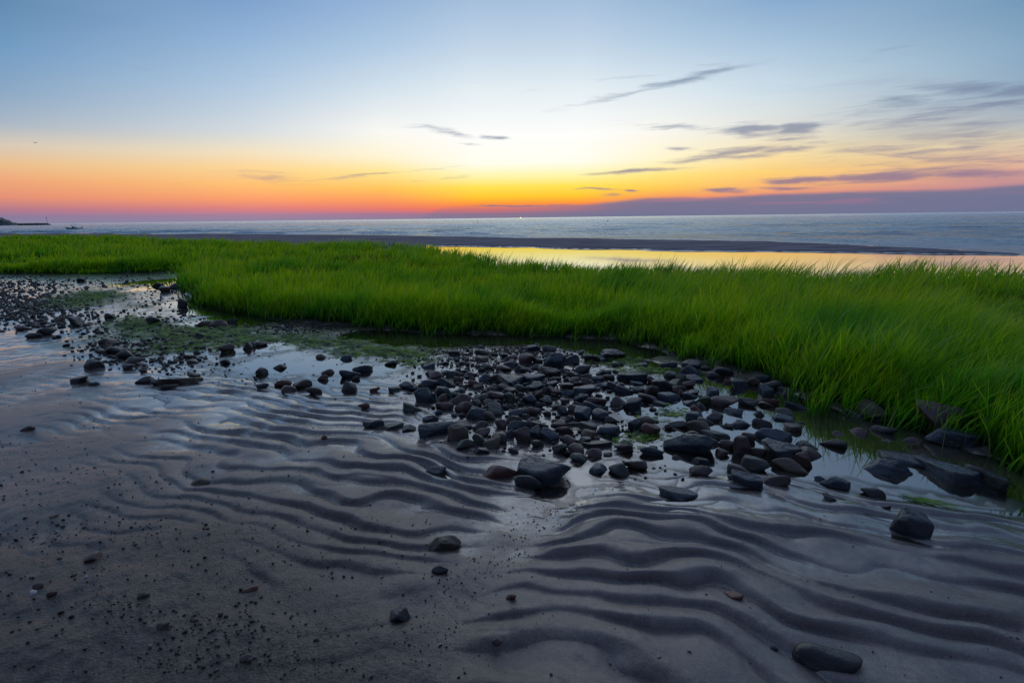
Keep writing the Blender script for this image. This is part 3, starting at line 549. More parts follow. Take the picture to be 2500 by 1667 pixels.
# crops the stones were measured in: origin x, origin y, scale
CR = {3: (950, 800, 4.704), 4: (1350, 800, 4.704), 5: (1700, 850, 4.704), 6: (2000, 950, 3.92), 7: (1000, 1050, 3.136), 2: (600, 780, 3.357), 1: (0, 500, 3.357), 0: (0, 0, 1)}
RK = {
3: """475 525 95 60 rb;545 545 170 100 rm;710 525 160 90 rg;865 500 110 60 rg;915 540 130 70 rm;480 640 200 120 rb;660 620 270 130 wb;795 590 110 80 rm;1105 575 150 100 rb;970 630 110 80 rk;1300 560 125 110 at;1220 570 110 90 rm;1025 680 110 60 at;225 670 200 110 ab;65 700 130 60 fg;425 775 230 180 ab;620 745 190 170 ab;605 830 125 140 rm;260 890 215 150 wg A;815 815 240 140 rm;1050 800 190 120 rm;1235 780 190 110 rm;1385 810 115 130 ag;640 895 190 110 rm;860 910 210 160 rm;990 865 140 110 rt;1140 865 120 90 rg;1240 860 130 100 rb;1230 935 200 150 ag;1030 975 260 160 ab;1160 1005 130 110 rt;570 965 90 60 rb;480 1045 180 80 ab;560 1140 400 200 ab B;855 1120 200 110 ab;800 1210 220 190 at;1050 1125 170 120 rm;1070 1210 190 100 rm;880 1325 210 130 rg;1030 1270 130 150 ag;1170 1320 210 150 rt;1265 1260 170 130 rm;1060 1410 180 100 ad;1375 1215 130 100 rb;1280 1110 130 120 rm;1440 1050 200 100 at;1480 1125 280 120 ab;1520 1240 190 190 am;1680 1200 180 150 ag;1700 1330 150 100 rg;1630 950 180 130 rm;1620 825 175 140 rb;1710 770 100 140 am;1760 730 110 100 rm;1900 730 175 110 am;1390 610 340 150 fb;1330 690 170 80 rm;1395 730 130 80 rm;1500 680 130 90 rg;1640 570 280 110 fb;1680 665 170 100 ab;1850 660 190 80 ab;1540 465 200 90 wb;1370 410 160 90 ab;1310 460 160 80 rm;1580 350 180 130 rm C;1900 370 240 190 ab D;1830 500 260 120 ad;1070 355 140 70 rm;745 290 120 50 rg;850 400 90 45 rg;1070 280 140 60 rt;1040 215 70 40 rb;1200 300 90 40 rm;1325 310 100 50 rb;1425 330 100 50 rm;1650 230 170 70 ab;1690 190 90 50 rb;1840 250 160 50 rg;1710 370 120 60 rg;1810 300 100 50 rm;450 440 150 70 ab;1130 450 90 60 rg;1630 1060 120 70 rm;1570 1020 80 60 rg;1720 1110 200 90 ag;1470 980 190 80 rb;1840 1240 210 150 ab;1800 840 150 70 ag;1720 890 80 70 rb;1420 1400 100 50 rb""",
4: """220 360 160 110 ab;440 350 180 80 rd;670 310 300 140 ad E;570 370 100 50 rb;650 350 100 60 rd;730 415 110 60 rg;340 470 190 110 rd;255 545 130 70 ag;380 555 140 80 rm;400 620 160 90 rm;240 600 130 70 rm;160 670 150 80 rm;280 650 160 70 rm;170 755 150 90 ab;360 715 250 130 ab;510 580 140 80 fb;565 515 130 90 rd;640 565 130 60 rm;900 540 340 130 fb F;1010 430 140 60 ab;1070 385 130 60 fm;1330 420 170 70 fb;1580 415 210 100 ab G;1600 505 290 110 ab;1750 460 110 60 rd;1930 510 240 90 rd;1840 545 170 80 rd;1350 540 140 90 rg;1470 585 110 110 rl;1620 590 190 90 ab;1560 645 140 90 rm;1380 630 150 80 ag;1255 660 230 160 ad;1120 595 90 80 rm;960 630 150 60 fb;580 665 160 70 fb;730 660 230 90 wb;810 715 220 70 wb;970 715 150 60 ag;1130 715 150 140 rm;1090 800 220 120 rm;1410 705 110 90 rm;1490 690 80 70 rm;1470 750 80 80 rk;1330 790 240 130 ab;750 850 170 140 rm;910 870 190 160 ab;1240 870 180 70 fg;500 840 220 110 rm;450 890 260 120 wb;310 800 180 100 ab;270 870 100 60 rb;290 945 220 90 rm;340 985 190 140 ab;540 1000 190 130 ab;650 1055 170 80 rm;140 840 110 60 rd;40 900 120 70 rm;110 950 120 110 ab;195 1035 100 60 rd;80 1100 190 110 am;400 1120 200 90 fg;260 1095 200 60 fg;635 1170 250 150 fb H;130 1190 200 70 rm;420 1220 180 100 rt;200 1290 170 110 rm;360 1290 150 80 ad;500 1330 330 110 fd;80 1385 170 130 rg;265 1380 170 110 rt;300 1490 200 110 rg;470 1435 175 110 rm;810 1380 200 90 rm;630 1450 100 50 ag;1130 1435 250 80 rb;935 1110 140 120 ab;1060 1065 230 110 rt;1120 1160 200 140 rk I;1330 1135 100 70 rm;1430 1105 200 100 rg;1570 865 150 90 ab;1570 800 170 50 rb;1600 750 130 70 ab;1720 830 160 120 ro;1830 750 140 140 ab;1950 860 310 130 rm J;1640 925 130 100 rk;1700 900 100 90 rg;1610 1010 200 110 ab;1600 1080 130 60 rt;1750 1080 170 80 rm;1850 1035 170 120 ad;1660 1145 280 90 rt;1630 1225 170 110 rm;1990 1130 150 80 ad;1890 1230 350 110 fs;1835 1310 160 110 rt;1560 1370 540 170 ab K;1940 1440 150 110 rm;2000 1340 160 120 rm;2170 1350 190 230 am L;2240 1260 140 130 rm;2060 970 210 100 ab;2150 1110 210 120 ab;2240 870 200 130 ad;2140 650 200 140 ab;2010 615 90 60 rk;2300 620 130 100 rm;1690 1530 200 100 ad;1430 1500 120 60 rm""",
5: """760 340 140 100 rb;890 420 230 100 rd;1060 480 230 60 fd;780 500 180 150 ab;810 620 230 100 rk;790 655 170 70 rm;1090 545 200 80 wd;1190 670 320 110 fb;1000 730 190 100 rg;720 755 120 100 rg;980 805 250 120 ab;760 865 220 110 rd;1090 910 180 140 rm;1190 870 140 60 rd;880 1010 370 160 ab;970 1180 400 260 ab M;1200 1270 200 200 am;1070 1345 350 170 rt N;680 1190 200 80 rm;660 1310 270 180 ag;490 1400 240 100 rm;570 1490 320 170 ab O;400 1480 90 50 rg;1270 1110 230 120 ag;1290 1205 230 150 rm;1560 1105 260 120 rd P;1660 1005 180 100 rm;1830 960 200 130 rm;2120 950 280 130 rd;2170 1080 120 80 ad;2000 720 290 190 rl Q;1800 780 200 120 rd;1570 1540 300 120 ab;1420 1500 110 70 rb;920 1520 260 120 rm""",
6: """870 490 180 110 rm;1080 530 150 60 rm;1290 510 440 180 fb R;1180 240 420 290 am S;790 650 410 170 fb T;610 750 420 190 ab U;1220 780 530 250 fb V;1550 820 370 240 fd W;90 1035 120 70 ad;510 1010 190 50 rd;840 1250 330 310 ab X;640 1130 70 35 rd""",
7: """205 310 150 75 ab;710 295 290 150 rk Y;1020 310 400 220 fb Z;910 385 190 110 rd;1440 295 145 85 ab;1605 300 150 110 rg;1725 265 170 75 rm;2050 480 270 120 fb a;2230 315 160 70 rm;240 855 290 100 at b;235 1090 120 55 rd;790 1290 55 50 rk""",
2: """135 420 90 70 rg;283 385 95 55 rg;25 215 80 70 rd;125 200 100 50 rm;670 425 105 55 rm;635 470 80 60 rm;855 445 155 60 rb;960 405 150 70 rb c;905 480 60 45 rm;310 520 120 55 rk;355 560 110 65 rm;470 520 140 75 rm;560 580 125 65 rm;140 545 90 40 rb;855 555 120 90 ag;1060 580 80 30 rk;620 300 80 45 rm;1190 355 90 50 rd;970 705 90 35 rk;1075 835 130 80 rb;1015 860 100 60 rg;1210 865 160 60 fg;1340 890 110 60 ad;645 968 45 35 rp d;820 315 90 40 rb""",
1: """1500 805 65 75 ad e;1350 690 75 50 rm;1295 655 80 40 rd;1440 665 90 45 rd;780 1300 130 85 ad f;885 1115 120 60 rm;660 1435 120 65 ad;775 1470 75 40 ad;1190 1440 130 50 ad;1310 1460 120 40 ad;1390 1480 130 50 fd;1480 1447 300 50 ft;1590 1395 90 40 rg;1060 1320 90 50 rg;1040 1225 110 80 rd;925 1195 130 60 rd;1100 1270 130 70 rg;1260 945 90 60 rd;905 910 70 50 rd;635 945 100 80 ad;385 1030 130 70 rd;280 1070 100 45 rd;175 1010 80 45 rm;490 935 75 40 rt;1690 970 120 60 rm;1790 980 140 45 rm;1900 955 80 50 fd;1660 1060 90 50 wd;1855 1170 120 70 rm;2045 1150 80 60 rm;1580 1280 75 40 rg;1850 1280 80 50 rb;670 615 60 35 ad""",
0: """496 1166 52 30 rt g;984 1498 56 42 ad h;2010 1598 150 62 rd i;1788 1456 46 26 ak j;230 1362 34 24 rm;612 1438 36 20 rk;400 1527 26 20 rt;1214 1563 24 18 rm;68 1040 26 16 rm;1244 1460 18 14 rt;95 1428 20 16 rt;352 1449 24 18 rt;130 1448 20 18 rm;130 1255 22 14 rt;1890 1570 18 14 rd;600 1605 26 20 rm""",
}
LM = { # landmarks: own label, how neighbours refer to it
'A': ('upright grey-green wedge of stone leaning out of wet sand left of the cobble heap', 'the leaning grey wedge'),
'B': ('wide dark slate block with a raised left corner, at the heap\'s left edge', 'the wide slate block'),
'C': ('round maroon cobble sitting on the crest of the cobble heap', 'the round crest cobble'),
'D': ('big dark blue boulder topping the cobble heap beside the channel', 'the big boulder on the heap'),
'E': ('jagged black rock pair alone in the channel behind the cobble heap', 'the jagged channel rock'),
'F': ('long flat blue slate slab lying across the back of the cobble heap', 'the long blue slab at the back'),
'G': ('peaked blue slate rock on mud just below the grass bank', 'the peaked blue rock'),
'H': ('flat blue slate slab with clean edges over a shallow pool mid heap', 'the clean-edged blue slab'),
'I': ('smooth brick-red oval cobble standing alone in shallow water right of the slate slab', 'the red oval cobble'),
'J': ('long smooth purple-brown oval cobble beside grass reflections', 'the long purple cobble'),
'K': ('long humped dark rock lying like a double loaf in the shallow pool', 'the double-humped dark rock'),
'L': ('tall maroon pointed block standing in the pool near the largest slate rock', 'the tall maroon block'),
'M': ('largest dark slate rock of the right-hand cobbles, with a broad faceted top', 'the broad faceted slate rock'),
'N': ('smooth brown egg-shaped cobble leaning in front of the largest slate rock', 'the brown egg-shaped cobble'),
'O': ('dark triangular slate rock at the front edge of the right-hand pool', 'the triangular slate rock'),
'P': ('black shiny cobble mirrored in calm pool water left of the big slabs', 'the mirrored black cobble'),
'Q': ('lichen-speckled tan boulder with a grass sprig at the foot of the marsh grass', 'the lichen-speckled boulder'),
'R': ('long dark slate slab tilted into the water at the foot of the grass', 'the tilted slab under the grass'),
'S': ('large square maroon block half hidden among the tall grass stems', 'the square block in the grass'),
'T': ('flat blue slate rock behind another, in the right-hand pool', 'the rear slate rock in the pool'),
'U': ('rounded blue slate rock nearest the viewer of the pair in the right-hand pool', 'the front slate rock of the pair'),
'V': ('broad speckled slate slab with a sharp lower edge in the right-hand pool', 'the broad speckled slab'),
'W': ('low dark slab at the right end of the row of slabs in the pool', 'the low dark end slab'),
'X': ('big upright slate slab standing alone on the rippled sand at right', 'the lone slab on the sand'),
'Y': ('broad reddish granite rock half sunk in sand beside the large blue slab', 'the sunken reddish rock'),
'Z': ('large blue slate slab in front of the cobble heap, resting against reddish rock', 'the large front slab'),
'a': ('flat dark slate plate lying on the wet sand at the edge of the thin pool', 'the flat plate on the sand'),
'b': ('low brown stone half buried in a ripple trough in the open sand', 'the half-buried brown stone'),
'c': ('smooth dark blue cobble at the right of a pair in the left-hand puddle', 'the blue cobble in the puddle'),
'd': ('small salmon-pink stone lying alone in a ripple trough', 'the pink stone'),
'e': ('small black upright rock standing in the bright creek beside the grass point', 'the upright creek rock'),
'f': ('large dark pyramid-shaped rock on wet sand at left below the algae beds', 'the dark pyramid rock'),
'g': ('lone oblong tan cobble on smooth sand left of the ripples', 'the lone tan cobble'),
'h': ('dark angular stone bedded in smooth sand near the bottom of the photo', 'the dark bedded stone'),
'i': ('large black rounded rock at the lower right among the ripples', 'the black rock at lower right'),
'j': ('rust-red notched stone on a ripple crest at lower right', 'the rust-red stone')}
def fitpx(cr, cx, cy, w_, h_):
    ox, oy, s = CR[cr]; return ox + cx / s, oy + cy / s, w_ / s, h_ / s
rocks = []
for cr, txt in RK.items():
    for e in txt.split(';'):
        q = e.split(); rocks.append((cr,) + fitpx(cr, *map(float, q[:4])) + (q[4][0], q[4][1], q[5] if len(q) > 5 else None))
def place_rock(i, px, py, w_, h_, kd, cl, lm=None, cr=3):
    rng = np.random.default_rng(1000 + i)
    base = py + h_ / 2
    x0, y0 = G1(px, base); z0 = h1(x0, y0); x0, y0 = G1(px, base, z0)
    dep = y0 * Fv[1] + (z0 - CAMH) * Fv[2]; m2 = dep / FPX
    w_ = w_ * 1.10; h_ = h_ * 1.08; Wd = w_ * m2; ph = math.atan2(CAMH - z0, math.hypot(x0, y0))
    Dp = Wd * rng.uniform(0.62, 0.85)
    vis = h_ * m2
    Ht = (vis - 0.62 * Dp * math.sin(ph)) / math.cos(ph)
    lo = {'r': 0.42, 'a': 0.38, 'f': 0.22, 'w': 0.4}[kd]
    if Ht < lo * Wd: Ht = lo * Wd; Dp = max(0.45 * Wd, (vis - 0.75 * Ht * math.cos(ph)) / max(math.sin(ph), .05)); Dp = min(Dp, 0.95 * Wd)
    Ht = min(Ht, 1.15 * Wd)
    r0 = math.hypot(x0, y0); k = 1 + (Dp * 0.42) / r0; x, y = x0 * k, y0 * k
    zg = h1(x, y)
    sub = 4 if w_ > 22 else 3
    if w_ > 70: sub = 5
    P, T = rock_shape(kd, rng, sub, i)
    P = P * [Wd / 2, Dp / 2, Ht / 2 * 1.25]
    tl = rng.uniform(-0.16, 0.16); ca, sa_ = math.cos(tl), math.sin(tl)
    P = np.stack([P[:, 0] * ca + P[:, 2] * sa_, P[:, 1], -P[:, 0] * sa_ + P[:, 2] * ca], 1)
    yaw = -math.atan2(x, y) + rng.uniform(-0.15, 0.15)
    P[:, 2] += Ht * 0.5 - Ht * 0.125
    o = mesh_np('rock', P, Ft=T, mat=RM[cl])
    o.location = (x, y, zg - (0.05 + (0.20 if lm in ('i', 'h') else 0.13 if (cr == 0 or lm in ('b', 'Y', 'X')) else 0)) * Wd); o.rotation_euler = (0, 0, yaw)
    return o
def zone(px, py):
    if px < 470 and py < 800: return 'among the algae beds at left'
    if px < 700 and py < 880: return 'in the wet algae flat below the grass point'
    if px < 930 and py < 1010: return 'in the puddles left of the cobble heap'
    if px < 960: return 'on the open sand at left'
    if py > 1240: return 'on the rippled sand'
    if py > 1130 and px < 1800: return 'at the front of the cobbles'
    if px < 1330: return 'in the left half of the cobble heap'
    if px < 1600: return 'in the middle of the cobble heap'
    if px < 1830: return 'in the right half of the cobble spread'
    return 'in the pool under the tall grass'
lab0 = []; lms = [(r[1], r[2], r[7]) for r in rocks if r[7]]
for (cr, px, py, w_, h_, kd, cl, lm) in rocks:
    if lm: lab0.append(LM[lm][0]); continue
    q = min(lms, key=lambda l: math.hypot(l[0] - px, (l[1] - py) * 1.6)); dx, dy = px - q[0], (py - q[1]) * 1.6
    dist = math.hypot(dx, dy)
    near_ = 'just ' if dist < 45 else ''
    rel = ('right of' if dx > 0 else 'left of') if abs(dx) > abs(dy) else ('in front of' if dy > 0 else 'behind')
    sz = 'tiny' if w_ < 20 else 'small' if w_ < 32 else 'medium' if w_ < 46 else 'large'
    lab0.append(f"{sz} {CW[cl]} {SW[kd]} stone {rel} {LM[q[2]][1]}" if dist < 190 else f"{sz} {CW[cl]} {SW[kd]} stone {zone(px, py)}")
ORD = ['', 'second ', 'third ', 'fourth ', 'fifth ', 'sixth ', 'seventh ', 'eighth ']
for l in set(lab0):
    idx = sorted([i for i, v in enumerate(lab0) if v == l], key=lambda i: rocks[i][1])
    if len(idx) > 1:
        for k, i in enumerate(idx):
            lab0[i] = (('leftmost ' if k == 0 else 'rightmost ' if k == len(idx) - 1 else ORD[min(k, 7)]) + l) if (k in (0, len(idx) - 1)) else f"{ORD[min(k, 7)]}from left {l}"
lab0 = [l if len(l.split()) <= 16 else l.replace(' from left', '').replace('medium ', '') for l in lab0]
for i, (cr, px, py, w_, h_, kd, cl, lm) in enumerate(rocks):
    o = place_rock(i, px, py, w_, h_, kd, cl, lm, cr)
    if cl == 'p' or w_ < 27 and cr == 0: o.name = 'pebble'
    tag(o, lab0[i], 'rock', 'wave-worn stones on the tidal flat')

# ------------------------------------------------------------------ gravel, algae (uncountable)
def scatter(name, pts, sizes, cols_, kinds, mat, sub=1, squash=(0.45, 0.8), sink=0.3, nshape=14, seed=5):
    rng = np.random.default_rng(seed); shapes = []
    for k in range(nshape):
        P, T = rock_shape('ra'[k % 2] if kinds == 'mix' else kinds, rng, sub, 700 + k); shapes.append(P)
    T = ICO[sub][1]; n = len(pts); nv = len(ICO[sub][0]); S = np.array(shapes)[rng.integers(0, nshape, n)]
    yaw = rng.uniform(0, 6.28, n); c, s = np.cos(yaw), np.sin(yaw)
    el_ = rng.uniform(0.6, 1.0, n); hh = rng.uniform(*squash, n)
    X_ = S[:, :, 0] * sizes[:, None]; Y_ = S[:, :, 1] * (sizes * el_)[:, None]; Z_ = S[:, :, 2] * (sizes * hh)[:, None]
    V = np.stack([X_ * c[:, None] - Y_ * s[:, None] + pts[:, 0:1], X_ * s[:, None] + Y_ * c[:, None] + pts[:, 1:2], Z_ + (pts[:, 2] + sizes * hh * (1 - 2 * sink))[:, None]], -1).reshape(-1, 3)
    F_ = (T[None] + (np.arange(n) * nv)[:, None, None]).reshape(-1, 3)
    C_ = np.repeat(cols_, nv, axis=0)
    return mesh_np(name, V, Ft=F_, mat=mat, attrs={'tint': C_})
def gravel_mat():
    m, t, p, o = mat_new('gravel')
    a_ = t.attr('tint'); tcn = t.new('ShaderNodeTexCoord'); n_ = t.noise(tcn.outputs['Object'], 140, 3)
    t.put(p.inputs['Base Color'], t.mix(t.mapr(n_, 0.3, 0.7), t.mix(1.0, a_.outputs['Color'], (0.6, 0.6, 0.6, 1), 'MULTIPLY'), a_.outputs['Color']))
    p.inputs['Roughness'].default_value = 0.45
    t.put(p.inputs['Normal'], t.bump(n_, 0.4, 0.003)); return m
M_GRAV = gravel_mat()
PAL = np.array([(.022,.030,.040),(.040,.052,.066),(.075,.052,.050),(.055,.036,.034),(.060,.066,.060),(.100,.074,.056),(.016,.018,.022),(.03,.034,.04)])
rngS = np.random.default_rng(99)
def sample(px0, px1, py0, py1, n, dens=None):
    """ points on the ground, spread evenly over that stretch as seen """
    px = rngS.uniform(px0, px1, n); py = rngS.uniform(py0, py1, n)
    x, y = G(px, py)
    if dens is not None:
        k = dens(px, py, x, y) > rngS.random(n); px, py, x, y = px[k], py[k], x[k], y[k]
    return px, py, x, y
P_ = []; S_ = []; K_ = []
def gz_(cx, cy, sx, sy): return lambda px, py, x, y: np.exp(-(((px - cx) / sx) ** 2 + ((py - cy) / sy) ** 2) ** 1.3)
GRV = [ # cx, cy, spread x, spread y, count, size min, size max (m)
 (60,745,130,42,2100,.018,.050),(330,862,130,34,520,.016,.050),(250,690,200,18,260,.02,.055),(60,690,120,18,330,.02,.06),(420,800,170,50,800,.012,.045),
 (160,790,150,30,420,.012,.05),(760,806,130,12,260,.012,.035),(690,800,70,14,120,.02,.045),(1150,865,140,26,800,.008,.028),(1300,862,130,22,450,.010,.032),
 (1260,940,180,60,1100,.012,.055),(1400,1010,240,80,480,.008,.042),(1350,1070,220,40,200,.007,.02),(1650,980,200,80,200,.008,.024),(1600,1120,250,50,130,.006,.016),
 (1080,930,110,60,160,.007,.02),(900,870,150,50,180,.008,.02),(620,890,150,40,140,.008,.022),(350,720,90,30,160,.015,.04),(1900,950,120,40,100,.01,.03),(420,890,120,25,120,.01,.03)]
for cx_, cy_, sx_, sy_, n_, s0, s1 in GRV:
    px, py, x, y = sample(cx_ - 1.5 * sx_, cx_ + 1.5 * sx_, cy_ - 1.5 * sy_, cy_ + 1.5 * sy_, int(n_ * 2.2), gz_(cx_, cy_, sx_, sy_))
    fr_ = ip(FR, np.arctan2(x, y)); k = np.hypot(x, y) < fr_ + 0.1; x, y = x[k], y[k]
    P_.append(np.stack([x, y], 1)); S_.append(s0 + (s1 - s0) * rngS.random(len(x)) ** 2.5)
P_ = np.concatenate(P_); S_ = np.concatenate(S_)
zg = height(P_[:, 0], P_[:, 1]); pts = np.column_stack([P_, zg])
C_ = PAL[rngS.integers(0, len(PAL), len(pts))] * rngS.uniform(0.6, 1.4, (len(pts), 1))
mossy = np.zeros(len(pts))
tag(scatter('gravel', pts, S_ / 1.6, C_, 'mix', M_GRAV, 2), 'dark wet gravel and small cobbles scattered over the tidal flat', 'gravel', kind='stuff')
# fine grit and shell bits on the sand at the lower left
P_ = []; S_ = []
def dl(px, py, x, y): return np.clip(np.exp(-(px / 780) ** 2) * (0.25 + 0.75 * (py - 900) / 700), 0, 1) * (0.12 + 0.88 * sst(-0.1, 0.35, fbm(x * 2.2 - y * 1.5, y * 9 + x * 2, 4, 150)))
px, py, x, y = sample(-300, 1500, 880, 1700, 17000, dl); P_.append(np.stack([x, y], 1)); S_.append(0.0012 + 0.0042 * rngS.random(len(x)) ** 3)
def dt(px, py, x, y):
    n_ = ripples(x, y); return 0.7 * (n_ < -0.38) + 0.05
px, py, x, y = sample(500, 2700, 960, 1700, 9000, dt); P_.append(np.stack([x, y], 1)); S_.append(0.0010 + 0.0026 * rngS.random(len(x)) ** 2.5)
px, py, x, y = sample(900, 1600, 1120, 1500, 1600, lambda px, py, x, y: np.exp(-((px - 1290) + 1.2 * (py - 1300)) ** 2 / 70 ** 2)); P_.append(np.stack([x, y], 1)); S_.append(0.0012 + 0.003 * rngS.random(len(x)) ** 2)
px, py, x, y = sample(-300, 900, 1080, 1660, 600, dl); P_.append(np.stack([x, y], 1)); S_.append(0.004 + 0.005 * rngS.random(len(x)) ** 2)
P_ = np.concatenate(P_); S_ = np.concatenate(S_); pts = np.column_stack([P_, height(P_[:, 0], P_[:, 1])])
PAL2 = np.vstack([PAL, PAL * 0.7, [(.09,.07,.055),(.13,.07,.05),(.12,.09,.06),(.10,.08,.05),(.22,.20,.19)]])
tag(scatter('grit', pts, S_, PAL2[rngS.integers(0, len(PAL2), len(pts))], 'mix', M_GRAV, 1, sink=0.25), 'fine dark grit and shell crumbs strewn over the smooth sand at lower left', 'grit', kind='stuff')

# algae: soft low cushions and combed strands over the stones
def algae_mat():
    m, t, p, o = mat_new('algae')
    tcn = t.new('ShaderNodeTexCoord'); P = tcn.outputs['Object']; n_ = t.noise(P, 9, 4); nf = t.noise(P, 160, 3, 0.7)
    c = t.mix(t.mapr(n_, 0.38, 0.62), (0.07, 0.19, 0.025, 1), (0.40, 0.70, 0.05, 1))
    c = t.mix(t.mapr(nf, 0.4, 0.65), t.mix(1.0, c, (0.45, 0.5, 0.5, 1), 'MULTIPLY'), c)
    t.put(p.inputs['Base Color'], c); p.inputs['Roughness'].default_value = 0.6
    t.put(p.inputs['Normal'], t.bump(nf, 0.8, 0.006)); return m
M_ALG = algae_mat()
P_ = []; S_ = []
for (cx_, cy_, w_, hh_, v) in ALGZ[:-1]:
    px, py, x, y = sample(cx_ - w_ * 1.4, cx_ + w_ * 1.4, cy_ - hh_ * 1.4, cy_ + hh_ * 1.4, int(900 * v), gz_(cx_, cy_, w_ * .95, hh_ * .95))
    d = np.hypot(x, y); P_.append(np.stack([x, y], 1)); S_.append((0.010 + 0.026 * rngS.random(len(x)) ** 2) * (d / 7) ** 0.6)
P_ = np.concatenate(P_); S_ = np.concatenate(S_); pts = np.column_stack([P_, height(P_[:, 0], P_[:, 1])])
k = pts[:, 2] > -0.008; pts = pts[k]; S_ = S_[k]
ALG_PTS = pts; ALG_S = S_
# ------------------------------------------------------------------ grass
def grass_mat(name='grass_blades'):
    m = D.materials.new(name); m.use_nodes = True; t = NT(m.node_tree); t.n.clear()
    o = t.new('ShaderNodeOutputMaterial'); T_ = t.attr('along').outputs['Fac']; R_ = t.attr('rnd').outputs['Fac']
    tcn = t.new('ShaderNodeTexCoord'); pn = t.noise(t.mapping(tcn.outputs['Object'], scale=(1, 1, 0)), 0.9, 4, 0.6)
    c = t.ramp(T_, [(0.0, (0.045, 0.085, 0.020)), (0.25, (0.032, 0.18, 0.016)), (0.65, (0.16, 0.55, 0.014)), (1.0, (0.50, 0.80, 0.04))])  # blades' own base-to-tip tone, darkened low down to paint the shaded front face
    c = t.mix(t.mapr(pn, 0.35, 0.65), c, t.mix(1.0, c, (1.5, 1.02, 0.6, 1), 'MULTIPLY'))
    c = t.mix(t.mapr(pn, 0.52, 0.30), c, t.mix(1.0, c, (0.32, 0.62, 1.2, 1), 'MULTIPLY'))
    c = t.mix(1.0, c, t.mix(R_, (0.60, 0.72, 0.8, 1), (1.35, 1.22, 1.1, 1)), 'MULTIPLY')
    c = t.mix(t.mapr(R_, 0.955, 0.96), c, (0.32, 0.42, 0.17, 1))
    dead = t.attr('dead').outputs['Fac']; c = t.mix(dead, c, (0.13, 0.085, 0.03, 1))
    df = t.new('ShaderNodeBsdfPrincipled'); t.put(df.inputs['Base Color'], c); df.inputs['Roughness'].default_value = 0.42
    df.inputs['Specular IOR Level'].default_value = 0.3
    tr = t.new('ShaderNodeBsdfTranslucent'); t.put(tr.inputs[0], t.mix(1.0, c, (1.25, 1.15, 0.6, 1), 'MULTIPLY'))
    mx = t.new('ShaderNodeMixShader'); mx.inputs[0].default_value = 0.5; t.l.new(df.outputs[0], mx.inputs[1]); t.l.new(tr.outputs[0], mx.inputs[2])
    t.l.new(mx.outputs[0], o.inputs[0]); return m
M_GRASS = grass_mat()
def blades(name, x, y, z, hgt, wid, rng, lean=0.16, wind=(0.16, 0.03), gust=None, rnd=None, dead=None, parent=None):
    n = len(x); yaw = rng.uniform(0, 2 * math.pi, n); la = rng.normal(0, lean, n)
    g = np.ones(n) if gust is None else gust
    bx = np.cos(yaw) * la + wind[0] * g; by = np.sin(yaw) * la + wind[1] * g
    fa = rng.uniform(0, math.pi, n); wx = np.cos(fa); wy = np.sin(fa)
    ts = np.array([0, 0.34, 0.68, 1.0]); wd = np.array([0.8, 1.0, 0.7, 0.0]); V = np.empty((n, 7, 3), np.float32); al = np.empty((n, 7), np.float32)
    cst = rng.uniform(1.4, 2.4, n); dr = np.hypot(bx, by)
    for k, t_ in enumerate(ts):
        b_ = t_ ** cst; cx_ = x + bx * hgt * b_ * 1.25 + bx * hgt * 0.35 * t_; cy_ = y + by * hgt * b_ * 1.25 + by * hgt * 0.35 * t_
        cz = z + hgt * (t_ - 0.32 * np.minimum(dr, 1.2) ** 2 * t_ ** 3)
        if k < 3:
            for s_, q in ((-1, 0), (1, 1)):
                V[:, 2 * k + q, 0] = cx_ + s_ * wx * wid * wd[k] / 2; V[:, 2 * k + q, 1] = cy_ + s_ * wy * wid * wd[k] / 2; V[:, 2 * k + q, 2] = cz
                al[:, 2 * k + q] = t_
        else: V[:, 6, 0] = cx_; V[:, 6, 1] = cy_; V[:, 6, 2] = cz; al[:, 6] = 1
    b0 = (np.arange(n) * 7)[:, None]
    Q = np.concatenate([b0 + [0, 1, 3, 2], b0 + [2, 3, 5, 4]]); T3 = b0 + [4, 5, 6]
    r_ = rng.random(n) if rnd is None else rnd; dd = np.zeros(n) if dead is None else dead
    return mesh_np(name, V.reshape(-1, 3), Fq=Q, Ft=T3, mat=M_GRASS, parent=parent, attrs={'along': al.ravel(), 'rnd': np.repeat(r_, 7), 'dead': np.repeat(dd, 7)})
